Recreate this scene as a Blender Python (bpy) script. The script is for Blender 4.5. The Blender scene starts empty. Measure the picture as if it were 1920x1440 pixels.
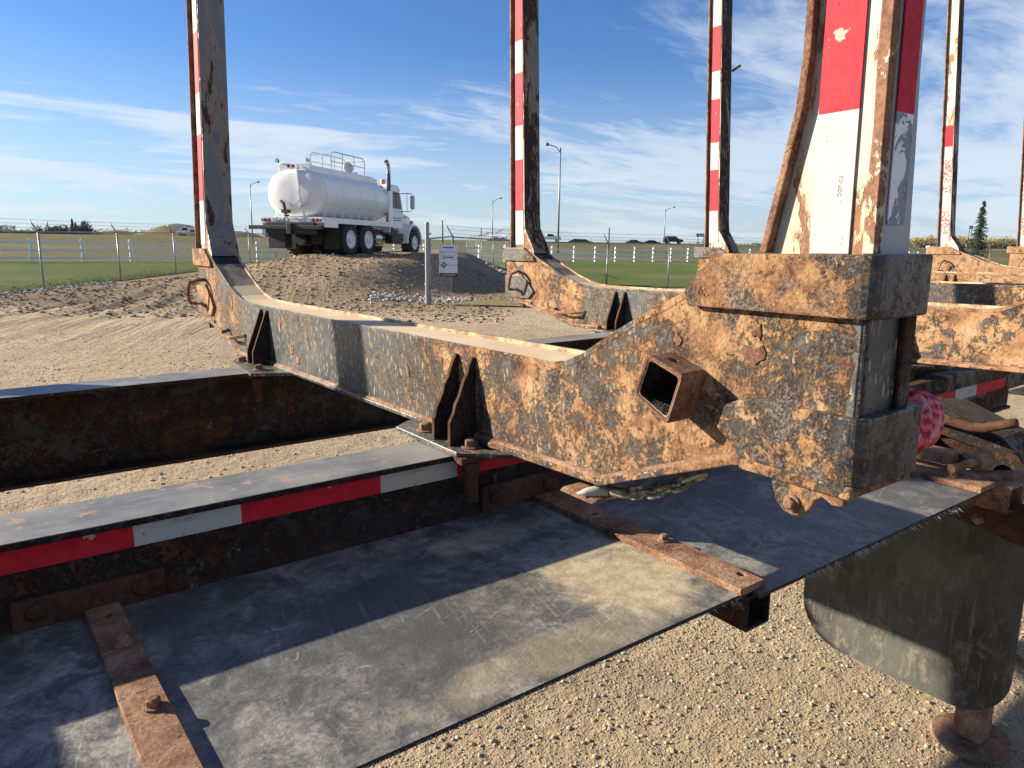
import bpy, math, random
import numpy as np
from mathutils import Vector, Matrix, noise as mnoise
random.seed(7); RS = np.random.RandomState(11)
R = math.radians
scene = bpy.context.scene
COL = scene.collection

# ------------------------------------------------------------------ camera
FPX, PITCH, YAW, ROLL = 1331.0, math.atan(260 / 1331.0), R(35.7), R(0.9)
F_ = Vector((math.sin(YAW) * math.cos(PITCH), math.cos(YAW) * math.cos(PITCH), -math.sin(PITCH)))
R_ = Vector((math.cos(YAW), -math.sin(YAW), 0)); U_ = R_.cross(F_)
Rw = R_ * math.cos(ROLL) + U_ * math.sin(ROLL); Uw = U_ * math.cos(ROLL) - R_ * math.sin(ROLL)
def cols(a, b, c): return Matrix((a, b, c)).transposed()
M_level = cols(R_, U_, -F_); M_cam = cols(Rw, Uw, -F_)
TILT = M_cam @ M_level.transposed()          # the trailer stands about one degree out of level
EYE = Vector((0, 0, 1.65))
cam_d = bpy.data.cameras.new('camera'); cam = bpy.data.objects.new('camera', cam_d); COL.objects.link(cam)
cam_d.sensor_width = 36; cam_d.lens = 36 * FPX / 1920; cam_d.clip_start = 0.05; cam_d.clip_end = 9000
cam.matrix_world = Matrix.Translation(EYE) @ M_cam.to_4x4()
scene.camera = cam

# ------------------------------------------------------------------ light
SUN = Vector((1.0, -1.10, -0.535)).normalized()
elev = math.asin(-SUN.z); az = math.atan2(-SUN.x, -SUN.y)
sd = bpy.data.lights.new('sun', 'SUN'); sun = bpy.data.objects.new('sun', sd); COL.objects.link(sun)
sd.energy = 5.0; sd.angle = R(0.55); sd.color = (1, 0.885, 0.72)
sun.rotation_euler = SUN.to_track_quat('-Z', 'Y').to_euler(); sun.location = (-20, 20, 20)
w = bpy.data.worlds.new('World'); scene.world = w; w.use_nodes = True
scene.view_settings.view_transform = 'Standard'; scene.view_settings.look = 'None'
scene.view_settings.exposure = 1.33; scene.view_settings.gamma = 1; scene.view_settings.use_curve_mapping = False

# ------------------------------------------------------------------ node helper
class G:
    def __init__(s, nt): s.nt = nt; s.n = nt.nodes; s.l = nt.links
    def new(s, t, **kw):
        n = s.n.new(t)
        for k, v in kw.items():
            if k.startswith('i_'): s.put(n.inputs[k[2:]], v)
            else: setattr(n, k, v)
        return n
    def put(s, sock, v):
        if isinstance(v, bpy.types.NodeSocket): s.l.new(v, sock)
        elif v is not None:
            if isinstance(v, (tuple, list)) and len(v) == 3 and sock.type == 'RGBA': v = (*v, 1)
            sock.default_value = v
    def math(s, op, a, b=None, c=None, clamp=False):
        n = s.n.new('ShaderNodeMath'); n.operation = op; n.use_clamp = clamp
        s.put(n.inputs[0], a)
        if b is not None: s.put(n.inputs[1], b)
        if c is not None: s.put(n.inputs[2], c)
        return n.outputs[0]
    def noise(s, vec, scale, detail=4, rough=.55, dist=0.0, out=0):
        n = s.n.new('ShaderNodeTexNoise'); s.put(n.inputs['Vector'], vec)
        n.inputs['Scale'].default_value = scale; n.inputs['Detail'].default_value = detail
        n.inputs['Roughness'].default_value = rough; n.inputs['Distortion'].default_value = dist
        return n.outputs[out]
    def voro(s, vec, scale, feat='F1', out='Distance', rnd=1.0):
        n = s.n.new('ShaderNodeTexVoronoi'); n.feature = feat; s.put(n.inputs['Vector'], vec)
        n.inputs['Scale'].default_value = scale; n.inputs['Randomness'].default_value = rnd
        return n.outputs[out]
    def step(s, v, lo, hi, a=0.0, b=1.0):
        n = s.n.new('ShaderNodeMapRange'); n.interpolation_type = 'SMOOTHSTEP'; s.put(n.inputs[0], v)
        n.inputs[1].default_value = lo; n.inputs[2].default_value = hi; n.inputs[3].default_value = a; n.inputs[4].default_value = b
        return n.outputs[0]
    def mix(s, f, a, b, mode='MIX'):
        n = s.n.new('ShaderNodeMix'); n.data_type = 'RGBA'; n.blend_type = mode
        s.put(n.inputs[0], f); s.put(n.inputs[6], a); s.put(n.inputs[7], b); return n.outputs[2]
    def scl(s, vec, sc, off=None):
        n = s.n.new('ShaderNodeMapping'); s.put(n.inputs[0], vec); n.inputs['Scale'].default_value = sc
        if off is not None: s.put(n.inputs['Location'], off)
        return n.outputs[0]
    def ramp(s, v, stops):
        n = s.n.new('ShaderNodeValToRGB'); s.put(n.inputs[0], v); e = n.color_ramp.elements
        e[0].position, e[0].color = stops[0][0], (*stops[0][1], 1); e[1].position, e[1].color = stops[-1][0], (*stops[-1][1], 1)
        for p, c in stops[1:-1]: k = e.new(p); k.color = (*c, 1)
        return n.outputs[0]

def mat(name, fn=None, color=(.5, .5, .5), rough=.6, metal=0.0, **kw):
    m = bpy.data.materials.new(name); m.use_nodes = True; g = G(m.node_tree)
    b = g.n['Principled BSDF']; b.inputs['Base Color'].default_value = (*color, 1)
    b.inputs['Roughness'].default_value = rough; b.inputs['Metallic'].default_value = metal
    b.inputs['Specular IOR Level'].default_value = kw.get('spec', .4)
    if fn:
        tc = g.new('ShaderNodeTexCoord'); oi = g.new('ShaderNodeObjectInfo')
        off = g.math('MULTIPLY', oi.outputs['Random'], kw.get('rnd', 7.0))
        cx = g.new('ShaderNodeCombineXYZ'); 
        for i in range(3): g.put(cx.inputs[i], off)
        vec = g.new('ShaderNodeVectorMath', operation='ADD'); g.put(vec.inputs[0], tc.outputs['Object']); g.put(vec.inputs[1], cx.outputs[0])
        r = fn(g, vec.outputs[0], tc.outputs['Object'])
        if r.get('color') is not None: g.put(b.inputs['Base Color'], r['color'])
        if r.get('rough') is not None: g.put(b.inputs['Roughness'], r['rough'])
        if r.get('spec') is not None: g.put(b.inputs['Specular IOR Level'], r['spec'])
        if r.get('metal') is not None: g.put(b.inputs['Metallic'], r['metal'])
        if r.get('height') is not None:
            bm = g.new('ShaderNodeBump'); bm.inputs['Distance'].default_value = r.get('dist', .003); bm.inputs['Strength'].default_value = r.get('strength', 1.0)
            g.put(bm.inputs['Height'], r['height']); g.put(b.inputs['Normal'], bm.outputs[0])
    return m

def sep(g, v, i):
    n = g.new('ShaderNodeSeparateXYZ'); g.put(n.inputs[0], v); return n.outputs[i]

# rusted, once blue-black painted steel
def rust_fn(amount=.5, dusty=.5, crust=.5, grad=None, dark=1.0, orange=None, pit=1.0, film=1.0):
    def fn(g, v, raw):
        wv = g.new('ShaderNodeVectorMath', operation='MULTIPLY_ADD'); nv = g.noise(v, 28, 4, .6, 0, 1); g.put(wv.inputs[0], nv); wv.inputs[1].default_value = (.03, .03, .03); g.put(wv.inputs[2], v); vd = wv.outputs[0]
        big = g.noise(v, 4.6, 4, .6, .3); mid = g.noise(v, 27, 8, .78, .3); fine = g.noise(v, 120, 5, .8)
        t = g.math('ADD', g.math('MULTIPLY', big, .36), g.math('MULTIPLY', mid, .38)); t = g.math('ADD', t, g.math('MULTIPLY', fine, .26))
        if grad is not None: t = g.math('ADD', t, grad(g, raw))
        lim = .5 + (.5 - amount) * .30
        m = g.step(t, lim - .022, lim + .030); thin = g.step(t, lim - .085, lim + .0)
        rc = g.noise(v, 13, 7, .74, .5); rf = g.noise(v, 190, 4, .75); rb = g.noise(v, 3.1, 3, .5)
        st = orange or [(.37, (.095, .048, .031)), (.44, (.21, .108, .058)), (.505, (.35, .19, .090)), (.56, (.45, .27, .135)), (.64, (.45, .335, .215))]
        rust = g.ramp(g.math('ADD', g.math('ADD', g.math('MULTIPLY', rc, .62), g.math('MULTIPLY', rf, .30)), g.math('MULTIPLY', rb, .10)), st)
        if orange is None:
            rust = g.mix(g.math('MULTIPLY', g.step(g.noise(v, 7.5, 5, .65), .56, .68), .40), rust, (.46, .285, .10))
            rust = g.mix(g.math('MULTIPLY', g.step(g.noise(v, 10.5, 6, .7), .57, .66), .65), rust, (.13, .070, .050))
        # paint, filmed with dust and peppered with light specks drawn down by rain
        vs = g.scl(v, (1, 1, .30)); sp = g.voro(vs, 105, 'F1'); spn = g.noise(vs, 34, 5, .7)
        speck = g.math('MULTIPLY', g.step(sp, .20, .36, 1, 0), g.step(spn, .42, .52))
        pn = g.noise(v, 9, 5, .6)
        paint = g.mix(g.step(pn, .3, .75, .06 * film, .95 * dusty * film), (.014 * dark, .021 * dark, .028 * dark), (.082, .093, .093))
        paint = g.mix(g.math('MULTIPLY', speck, .85 * dusty * film), paint, (.46, .36, .22))
        paint = g.mix(g.math('MULTIPLY', g.math('MULTIPLY', thin, g.step(fine, .46, .58)), .7), paint, g.mix(.5, rust, (.30, .19, .10)) if orange is None else rust)
        # crust: blistered dark scabs among the rust
        cn = g.noise(v, 17, 8, .76, .5); cm = g.math('MULTIPLY', g.step(cn, .555 - .05 * crust, .585 - .05 * crust), g.step(g.noise(v, 4.2, 2, .5), .42, .55))
        cm = g.math('MULTIPLY', cm, m)
        ccol = g.mix(g.step(rf, .45, .62), (.040, .042, .048), (.24, .215, .19))
        c = g.mix(m, paint, rust); c = g.mix(g.math('MULTIPLY', cm, .9), c, ccol)
        # ragged pits and lifted scale
        pits = g.step(g.voro(vd, 62), .09, .16, 1, 0); pits = g.math('MULTIPLY', pits, g.step(g.noise(v, 20, 2), .54, .6))
        crk = g.math('MULTIPLY', g.step(g.math('ABSOLUTE', g.math('SUBTRACT', g.noise(v, 9, 5, .65, .8), .5)), .0, .010, 1, 0), g.step(g.noise(v, 6, 3), .60, .64))
        c = g.mix(g.math('MULTIPLY', g.math('MAXIMUM', crk, pits), .75 * pit), c, (.05, .026, .018))
        h = g.math('MULTIPLY', m, .40)
        h = g.math('ADD', h, g.math('MULTIPLY', g.noise(v, 85, 7, .8), g.math('ADD', g.math('MULTIPLY', m, .85), .10)))
        h = g.math('ADD', h, g.math('MULTIPLY', g.noise(v, 24, 4, .7), g.math('MULTIPLY', m, .8)))
        h = g.math('ADD', h, g.math('MULTIPLY', cm, g.math('MULTIPLY', g.noise(v, 120, 3, .8), 1.5)))
        h = g.math('SUBTRACT', h, g.math('MULTIPLY', g.math('MAXIMUM', crk, pits), 1.0))
        rg = g.mix(m, (.42, .42, .42), (.9, .9, .9)); rg = g.mix(cm, rg, (.40, .40, .40))
        return dict(color=c, rough=rg, height=h, dist=.0060, spec=g.math('SUBTRACT', .5, g.math('MULTIPLY', m, .25)))
    return fn
def bunk_grad(g, raw):     # paint survives on the middle of the beam; origin of the beam is at its middle
    y = sep(g, raw, 1)
    a = g.math('ABSOLUTE', g.math('ADD', y, -.20))
    t = g.step(a, .25, 1.30, -.062, .050)
    return g.math('ADD', t, g.step(y, -1.655, -1.64, -.10, 0))
M = {}
M['bunk'] = mat('rusted_bunk_steel', rust_fn(.43, .8, .8, bunk_grad), rnd=0)
M['scab'] = mat('scabbed_rust_steel', rust_fn(.74, .5, 1.0, None), rnd=3)
M['bunk2'] = mat('rusted_bunk_steel_second', rust_fn(.56, .6, .6, bunk_grad), rnd=5)
M['bunk3'] = mat('sandy_rusted_steel', rust_fn(1.3, .6, .1, None, orange=[(.38, (.20, .10, .05)), (.5, (.31, .175, .09)), (.62, (.40, .26, .15))], pit=.3))
def collar_grad(g, raw):
    return g.step(sep(g, raw, 1), .004, .055, -.085, .0)
M['collar'] = mat('scabbed_collar_steel', rust_fn(.66, .45, .9, collar_grad, film=.28), rnd=3)  # dust film cut low: shade of the end faces put into the paint
M['shaderust'] = mat('shaded_weathered_steel', rust_fn(.50, .3, .3, None, dark=.25, film=.22, orange=[(.36, (.014, .008, .006)), (.50, (.060, .027, .014)), (.64, (.15, .072, .034))]))  # rusted steel with the shade of turned-away faces put into the colour
M['brown'] = mat('brown_rusted_steel', rust_fn(1.6, .4, -2.2, None, orange=[(.38, (.070, .034, .024)), (.46, (.17, .085, .052)), (.53, (.29, .16, .095)), (.62, (.40, .265, .17))], pit=1.0))
M['shadebrown'] = mat('shaded_brown_steel', rust_fn(1.6, .4, -2.2, None, orange=[(.36, (.028, .014, .010)), (.48, (.075, .034, .020)), (.60, (.14, .066, .036)), (.7, (.20, .11, .06))], pit=.6))  # brown rust again, darkened to carry the shade under flange and plates
M['plate'] = mat('dusty_dark_plate', rust_fn(.36, .9, .2, None, dark=1.4))

def railtop_fn(g, v, raw):
    n = g.noise(v, 7, 5, .6); s = g.noise(g.scl(v, (1.2, 30, 1)), 5, 4, .6); r = g.noise(v, 13, 5, .62, .4)
    c = g.mix(g.step(n, .3, .7), (.11, .112, .115), (.24, .23, .205))
    c = g.mix(g.math('MULTIPLY', g.step(s, .55, .7), .4), c, (.36, .33, .28))
    c = g.mix(g.step(r, .61, .64), c, (.34, .23, .15)); c = g.mix(g.math('MULTIPLY', g.step(g.noise(v, 42, 6, .78), .58, .64), .55), c, (.36, .31, .24))
    return dict(color=c, rough=.5, height=g.math('ADD', n, g.math('MULTIPLY', r, .5)), dist=.0015)
M['railtop'] = mat('worn_rail_top', railtop_fn)
def bunktop_fn(g, v, raw):
    n = g.noise(v, 9, 5, .6); f = g.noise(v, 150, 3, .6)
    z = sep(g, raw, 2)
    c = g.mix(g.step(n, .3, .7), (.52, .385, .225), (.60, .47, .30)); c = g.mix(g.step(f, .6, .8), c, (.24, .15, .08))
    # the steep ends turn near black and streaky where the top is dusty
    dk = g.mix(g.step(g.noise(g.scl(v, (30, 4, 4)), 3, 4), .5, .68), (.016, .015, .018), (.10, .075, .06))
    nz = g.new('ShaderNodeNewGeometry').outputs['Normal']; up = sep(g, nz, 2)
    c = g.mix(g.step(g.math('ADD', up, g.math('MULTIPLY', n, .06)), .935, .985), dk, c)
    return dict(color=c, rough=.7, height=f, dist=.001)
M['lip'] = mat('dusty_lip', lambda g, v, r: dict(color=g.mix(g.step(g.noise(v, 18, 6, .7), .42, .6), (.48, .36, .22), (.22, .12, .07)), rough=.85, height=g.noise(v, 60, 4), dist=.003))
M['bunktop'] = mat('dusty_bunk_top', bunktop_fn)

def belt_fn(tan=.5, seed=0.0, patches=()):
    def fn(g, v, raw):
        v = g.scl(v, (1, 1, 1), (seed, seed * .7, 0))
        a = g.noise(v, 2.3, 6, .6, .5); b = g.noise(v, 11, 6, .65, .8)
        s1 = g.noise(g.scl(v, (1.5, 26, 1)), 3.0, 5, .65, .3)
        def streak(ang, sc, s_):
            rt = g.new('ShaderNodeMapping'); g.put(rt.inputs[0], v); rt.inputs['Rotation'].default_value = (0, 0, R(ang)); return g.noise(g.scl(rt.outputs[0], (.9, sc, 1)), s_, 3, .6, .15)
        s2 = streak(-78, 85, 2.4); s3 = streak(-22, 95, 2.0)
        a = g.noise(v, 2.3, 8, .74, .3); b = g.noise(v, 15, 8, .78, .5)
        dust = g.math('MULTIPLY', g.step(a, .36, .62), g.step(b, .38, .60)); fn_ = g.noise(v, 90, 6, .8); dust = g.math('MULTIPLY', dust, g.step(fn_, .34, .60, .45, 1.25))
        flk = g.math('MULTIPLY', g.step(g.noise(v, 38, 7, .78, .8), .60, .635), g.step(g.noise(v, 5, 3), .50, .58))
        c = g.mix(dust, (.078, .077, .074), (.285, .272, .238))
        sc = g.math('MAXIMUM', g.step(s2, .57, .66), g.step(s3, .59, .68));         sc = g.math('MULTIPLY', sc, g.math('MULTIPLY', g.step(g.noise(v, 3.2, 3), .46, .56), g.step(g.noise(v, 60, 4, .7), .38, .56)))
        c = g.mix(g.math('MULTIPLY', sc, .38), c, (.40, .39, .35))
        c = g.mix(g.math('MULTIPLY', flk, .5), c, (.42, .40, .34))
        ta = g.math('MULTIPLY', g.step(g.noise(v, 2.6, 5, .6, .8), .60 - .12 * tan, .68 - .08 * tan), g.step(b, .40, .58))
        c = g.mix(g.math('MULTIPLY', ta, min(1, .8 * tan + .1)), c, (.44, .36, .235))
        if patches:
            X_, Y_ = sep(g, raw, 0), sep(g, raw, 1); pm = None
            for (cx_, cy_, rx, ry, st_) in patches:
                q = g.math('ADD', g.math('POWER', g.math('DIVIDE', g.math('SUBTRACT', X_, cx_), rx), 2.0), g.math('POWER', g.math('DIVIDE', g.math('SUBTRACT', Y_, cy_), ry), 2.0))
                q = g.math('ADD', q, g.math('MULTIPLY', g.math('SUBTRACT', g.noise(v, 9, 8, .72, .6), .5), 3.4)); q = g.step(q, .35, 1.25, st_, 0); pm = q if pm is None else g.math('MAXIMUM', pm, q)
            c = g.mix(pm, c, g.mix(g.step(g.noise(v, 30, 6, .75), .35, .65), (.33, .265, .165), (.50, .41, .265)))
        return dict(color=c, rough=g.math('ADD', .46, g.math('MULTIPLY', dust, .3)), spec=.3, height=g.math('ADD', g.math('MULTIPLY', b, .5), g.noise(v, 160, 3, .6)), dist=.0008)
    return fn
M['belt1'] = mat('grey_belting', belt_fn(.15, 3.1), rnd=0); M['belt2'] = mat('tan_dusted_belting', belt_fn(.2, 0.55, ((.30, .16, .13, .15, .95), (.20, .44, .13, .05, .6), (.10, .05, .3, .05, .35))), rnd=0); M['belt3'] = mat('clean_grey_belting', belt_fn(.1, 8.3), rnd=0)
M['rubber'] = mat('black_rubber_edge', None, (.012, .012, .015), .5)
def flap_fn(g, v, raw):
    n = g.noise(g.scl(v, (1, 1, .5)), 26, 8, .78, .5); b = g.noise(v, 4, 5, .65); z = sep(g, raw, 2)
    c = g.mix(g.step(b, .3, .7), (.026, .027, .025), (.095, .097, .086))
    c = g.mix(g.math('MULTIPLY', g.math('MULTIPLY', g.step(n, .50, .62), g.step(z, .40, -.30)), .60), c, (.24, .195, .13))
    c = g.mix(g.math('MULTIPLY', g.step(g.noise(g.scl(v, (1, 3, .2)), 30, 3), .60, .68), .4), c, (.20, .17, .12))
    return dict(color=c, rough=.5, height=n, dist=.002)
M['flap'] = mat('dirty_mud_flap', flap_fn)

def chip_fn(base, rustiness=.5, dark=(.12, .05, .025), vert=.4, rough=.45):
    def fn(g, v, raw):
        vs = g.scl(v, (1, 1, vert)); a = g.noise(vs, 9, 7, .68, .5); b = g.noise(vs, 40, 5, .7); st = g.noise(v, 3, 4)
        t = g.math('ADD', g.math('MULTIPLY', a, .7), g.math('MULTIPLY', b, .3)); lim = .64 - rustiness * .16
        m = g.step(t, lim, lim + .03)
        halo = g.step(t, lim - .07, lim)
        rc = g.ramp(b, [(.3, dark), (.55, tuple(min(1, x * 2.4) for x in dark)), (.75, tuple(min(1, x * 3.4) for x in dark))])
        pc = g.mix(g.step(st, .35, .7), base, tuple(x * .72 for x in base))
        m = g.math('MAXIMUM', m, g.math('MULTIPLY', g.step(g.noise(v, 85, 4, .7), .625, .66), g.step(a, .44, .56)))
        rc = g.mix(g.step(g.noise(v, 120, 5, .8), .36, .62, .62, 0), rc, tuple(x * .55 for x in dark)); rc = g.mix(g.step(g.noise(v, 16, 6, .75), .52, .62, 0, .6), rc, (.27, .135, .05))
        c = g.mix(g.math('MULTIPLY', halo, .35), pc, (.42, .25, .10)); c = g.mix(m, c, rc)
        return dict(color=c, rough=g.mix(m, (rough,) * 3, (.85,) * 3), height=g.math('SUBTRACT', g.math('MULTIPLY', b, .25), g.math('MULTIPLY', m, .5)), dist=.002)
    return fn
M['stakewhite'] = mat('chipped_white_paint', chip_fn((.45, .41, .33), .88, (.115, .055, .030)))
M['stakegrey'] = mat('shaded_worn_paint', chip_fn((.33, .34, .35), .55, (.09, .04, .022)))  # the worn white paint greyed, so the side's shade sits in the colour
M['stakeshade'] = mat('shaded_stake_side', chip_fn((.14, .14, .135), 1.15, (.020, .011, .009), .20))  # stake sides off the sun: their shade is painted in with the rust
def redtape_fn(g, v, raw):
    n = g.noise(v, 60, 5, .7); a = g.noise(v, 18, 4, .6)
    m = g.step(a, .68, .70)
    c = g.mix(g.step(n, .3, .7), (.44, .010, .022), (.54, .022, .038)); c = g.mix(m, c, (.42, .34, .26))
    return dict(color=c, rough=.6, spec=.15, height=g.math('ADD', g.math('MULTIPLY', g.noise(v, 45, 3), .3), g.math('MULTIPLY', g.step(g.noise(v, 30, 3), .66, .72), 1.2)), dist=.0018)
def whitetape_fn(g, v, raw):
    a = g.noise(v, 26, 6, .7, .5); b = g.noise(v, 9, 3)
    c = g.mix(g.step(g.voro(v, 190, 'DISTANCE_TO_EDGE'), .0, .12), (.37, .37, .355), (.44, .435, .415))
    c = g.mix(g.math('MULTIPLY', g.step(b, .45, .7), .5), c, (.46, .43, .36)); c = g.mix(g.step(a, .615, .64), c, (.34, .28, .18)); c = g.mix(g.step(g.voro(v, 34), .06, .09, .8, 0), c, (.16, .08, .03))
    return dict(color=c, rough=.6, spec=.15, height=a, dist=.0014)
def peeled_fn(g, v, raw):
    a = g.noise(g.scl(v, (1, 1, .6)), 22, 6, .72, .9); b = g.noise(v, 60, 3)
    c = g.mix(g.step(a, .50, .52), (.72, .72, .70), (.20, .21, .24)); c = g.mix(g.step(a, .60, .62), c, (.16, .075, .035))
    return dict(color=c, rough=.5, height=g.step(a, .50, .52, 1, 0), dist=.002)
def wornred_fn(g, v, raw):
    a = g.noise(v, 55, 4, .7); 
    c = g.mix(g.step(a, .47, .52), (.58, .015, .03), (.60, .52, .40))
    return dict(color=c, rough=.5)
M['red'] = mat('red_reflective_tape', redtape_fn); M['white'] = mat('white_reflective_tape', whitetape_fn)
M['peeled'] = mat('peeling_white_tape', peeled_fn); M['wornred'] = mat('worn_red_tape', wornred_fn)
M['ink'] = mat('dark_ink', None, (.13, .13, .135), .6)
M['black'] = mat('black_hole_lining', None, (.006, .005, .005), .9)
M['chain'] = mat('dull_zinc_chain', lambda g, v, r: dict(color=g.mix(g.step(g.noise(v, 60, 4), .35, .65), (.10, .09, .06), (.42, .38, .27)), rough=.45, metal=.5))
def rope_fn(g, v, raw):
    wv = g.new('ShaderNodeTexWave'); wv.wave_type = 'BANDS'; wv.bands_direction = 'DIAGONAL'; g.put(wv.inputs[0], v); wv.inputs['Scale'].default_value = 34; wv.inputs['Distortion'].default_value = 2.0
    n = g.noise(v, 25, 3)
    c = g.mix(g.step(wv.outputs[1], .2, .8), (.30, .012, .03), (.72, .10, .13)); c = g.mix(g.step(n, .5, .62), c, (.62, .25, .30))
    return dict(color=c, rough=.6, height=wv.outputs[1], dist=.003)
M['rope'] = mat('red_braided_rope', rope_fn)
M['fray'] = mat('pale_fabric_thread', None, (.42, .40, .35), .8)

# env materials
def gravel_fn(g, v, raw):
    a = g.noise(v, .35, 5, .6); b = g.noise(v, 3.0, 6, .65, .4); f = g.noise(v, 45, 5, .7); ff = g.noise(v, 170, 3, .7); p = g.voro(v, 60); p2 = g.voro(v, 22)
    c = g.mix(g.step(a, .35, .65), (.45, .34, .205), (.54, .42, .275)); c = g.mix(g.step(b, .42, .68), c, (.37, .28, .185))
    c = g.mix(g.math('MULTIPLY', g.step(f, .40, .75), .5), c, (.56, .45, .31))
    pc = g.voro(v, 60, 'F1', 'Color'); pv = sep(g, pc, 0)
    lx = g.math('SUBTRACT', g.math('MULTIPLY', sep(g, raw, 0), .812), g.math('MULTIPLY', sep(g, raw, 1), .583)); dd = g.math('ADD', g.math('MULTIPLY', sep(g, raw, 0), .583), g.math('MULTIPLY', sep(g, raw, 1), .812))
    mm = g.math('MULTIPLY', g.step(g.math('ADD', dd, g.math('MULTIPLY', b, 3)), 17.5, 20.5), g.step(g.math('ADD', lx, b), -17, -13.5)); mm = g.math('MULTIPLY', mm, g.step(g.math('ADD', lx, b), -.2, 1.0, 1, 0))
    c = g.mix(g.math('MULTIPLY', mm, .66), c, g.mix(g.step(g.noise(v, 5, 7, .75), .35, .65), (.20, .142, .090), (.37, .275, .178)))
    tq = g.new('ShaderNodeCombineXYZ'); g.put(tq.inputs[0], g.math('MULTIPLY', g.math('ADD', lx, g.math('MULTIPLY', dd, .22)), 2.2)); g.put(tq.inputs[1], g.math('MULTIPLY', dd, .16))
    tr = g.noise(tq.outputs[0], 1.6, 5, .65, .5); tz = g.math('MULTIPLY', g.step(dd, 9, 13), g.step(lx, -3, -6)); c = g.mix(g.math('MULTIPLY', g.math('MULTIPLY', g.step(tr, .50, .60), tz), .45), c, (.24, .175, .11))
    stone = g.math('MULTIPLY', g.step(p, .30, .36, 1, 0), g.step(pv, .62, .66)); c = g.mix(g.math('MULTIPLY', stone, .75), c, g.mix(pv, (.16, .13, .11), (.52, .46, .38)))
    h = g.math('ADD', g.math('MULTIPLY', f, .9), g.math('MULTIPLY', g.math('MULTIPLY', g.step(p, .1, .42, 1, 0), g.step(pv, .45, .6)), .8))
    h = g.math('ADD', h, g.math('MULTIPLY', ff, .35)); h = g.math('ADD', h, g.math('MULTIPLY', g.noise(v, 9, 5, .7), 3.2)); h = g.math('ADD', h, g.math('MULTIPLY', g.math('MULTIPLY', g.noise(v, 3.5, 5, .75), mm), 8.0)); h = g.math('ADD', h, g.math('MULTIPLY', g.math('MULTIPLY', tr, tz), 7.0))
    return dict(color=c, rough=.95, height=h, dist=.028, spec=.15)
M['gravel'] = mat('tan_gravel', gravel_fn, rnd=0)
def mound_fn(g, v, raw):
    b = g.noise(v, 2.4, 6, .68, .4); f = g.noise(v, 9, 5, .72); p = g.voro(v, 7.5); pc = g.voro(v, 7.5, 'F1', 'Color'); pv = sep(g, pc, 0)
    c = g.mix(g.step(b, .35, .65), (.30, .215, .135), (.42, .32, .21)); c = g.mix(g.math('MULTIPLY', g.step(p, .25, .4, 1, 0), g.step(pv, .6, .7)), c, g.mix(pv, (.20, .17, .14), (.55, .50, .43)))
    h = g.math('ADD', g.math('MULTIPLY', f, 1.2), g.math('MULTIPLY', g.step(p, .1, .45, 1, 0), pv))
    return dict(color=c, rough=.95, height=h, dist=.11, spec=.15)
def grass_fn(c1, c2, c3, sc=1.0):
    def fn(g, v, raw):
        a = g.noise(v, .12 * sc, 4, .6); b = g.noise(g.scl(v, (.35, 1.6, 1)), 1.4 * sc, 5, .7); f = g.noise(v, 22 * sc, 5, .75)
        c = g.mix(g.step(b, .3, .7), c1, c2); c = g.mix(g.step(g.math('ADD', g.math('MULTIPLY', a, .6), g.math('MULTIPLY', f, .4)), .47, .66), c, c3)
        return dict(color=c, rough=.9, height=g.math('ADD', f, b), dist=.06, spec=.1)
    return fn
M['lawn'] = mat('mown_lawn', grass_fn((.095, .135, .030), (.145, .185, .045), (.24, .235, .085)), rnd=0)
M['field'] = mat('dry_field_grass', grass_fn((.12, .125, .042), (.20, .17, .070), (.29, .205, .10), .5), rnd=0)
M['drygrass'] = mat('dry_grass_patch', grass_fn((.26, .22, .10), (.34, .28, .14), (.14, .16, .05), 2), rnd=0)
M['asphalt'] = mat('grey_highway', lambda g, v, r: dict(color=g.mix(g.noise(v, .5, 4), (.16, .16, .165), (.24, .24, .24)), rough=.8))
M['hill'] = mat('rough_berm_grass', grass_fn((.06, .07, .022), (.16, .13, .05), (.10, .11, .035), .6), rnd=0)
def stone_fn(g, v, raw):
    r = g.new('ShaderNodeNewGeometry').outputs['Random Per Island']
    c = g.ramp(r, [(0, (.15, .12, .10)), (.3, (.30, .25, .20)), (.6, (.42, .34, .24)), (.85, (.36, .33, .30)), (1, (.60, .55, .47))])
    return dict(color=g.mix(.35, c, (.40, .30, .19)), rough=.85, height=g.noise(v, 60, 3), dist=.002)
M['stone'] = mat('dusty_pebbles', stone_fn, rnd=0)
M['rubble'] = mat('pale_grey_rubble', lambda g, v, r: dict(color=g.mix(g.new('ShaderNodeNewGeometry').outputs['Random Per Island'], (.20, .19, .17), (.50, .47, .42)), rough=.85), rnd=0)
M['galv'] = mat('galvanised_steel', lambda g, v, r: dict(color=g.mix(g.noise(v, 6, 4), (.20, .21, .215), (.32, .33, .335)), rough=.45, metal=.4))
M['wire'] = mat('dull_wire', None, (.13, .14, .15), .5, .4)
M['vinyl'] = mat('white_vinyl', lambda g, v, r: dict(color=g.mix(g.noise(v, 2, 4), (.80, .80, .79), (.88, .88, .87)), rough=.5))
M['tankwhite'] = mat('glossy_white_paint', lambda g, v, r: dict(color=g.mix(g.step(g.noise(v, 1.3, 4), .3, .7), (.76, .75, .73), (.83, .82, .81)), rough=.2, height=g.noise(v, 1.1, 2), dist=.02), spec=.6)
M['truckblack'] = mat('black_chassis', lambda g, v, r: dict(color=g.mix(g.noise(v, 5, 4), (.012, .012, .013), (.035, .032, .03)), rough=.55))
M['tyre'] = mat('black_tyre', lambda g, v, r: dict(color=g.mix(g.noise(v, 6, 4), (.012, .012, .013), (.05, .045, .04)), rough=.8))
M['rim'] = mat('white_wheel', None, (.74, .73, .70), .4)
M['chrome'] = mat('polished_chrome', None, (.46, .48, .52), .22, 1.0)
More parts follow.
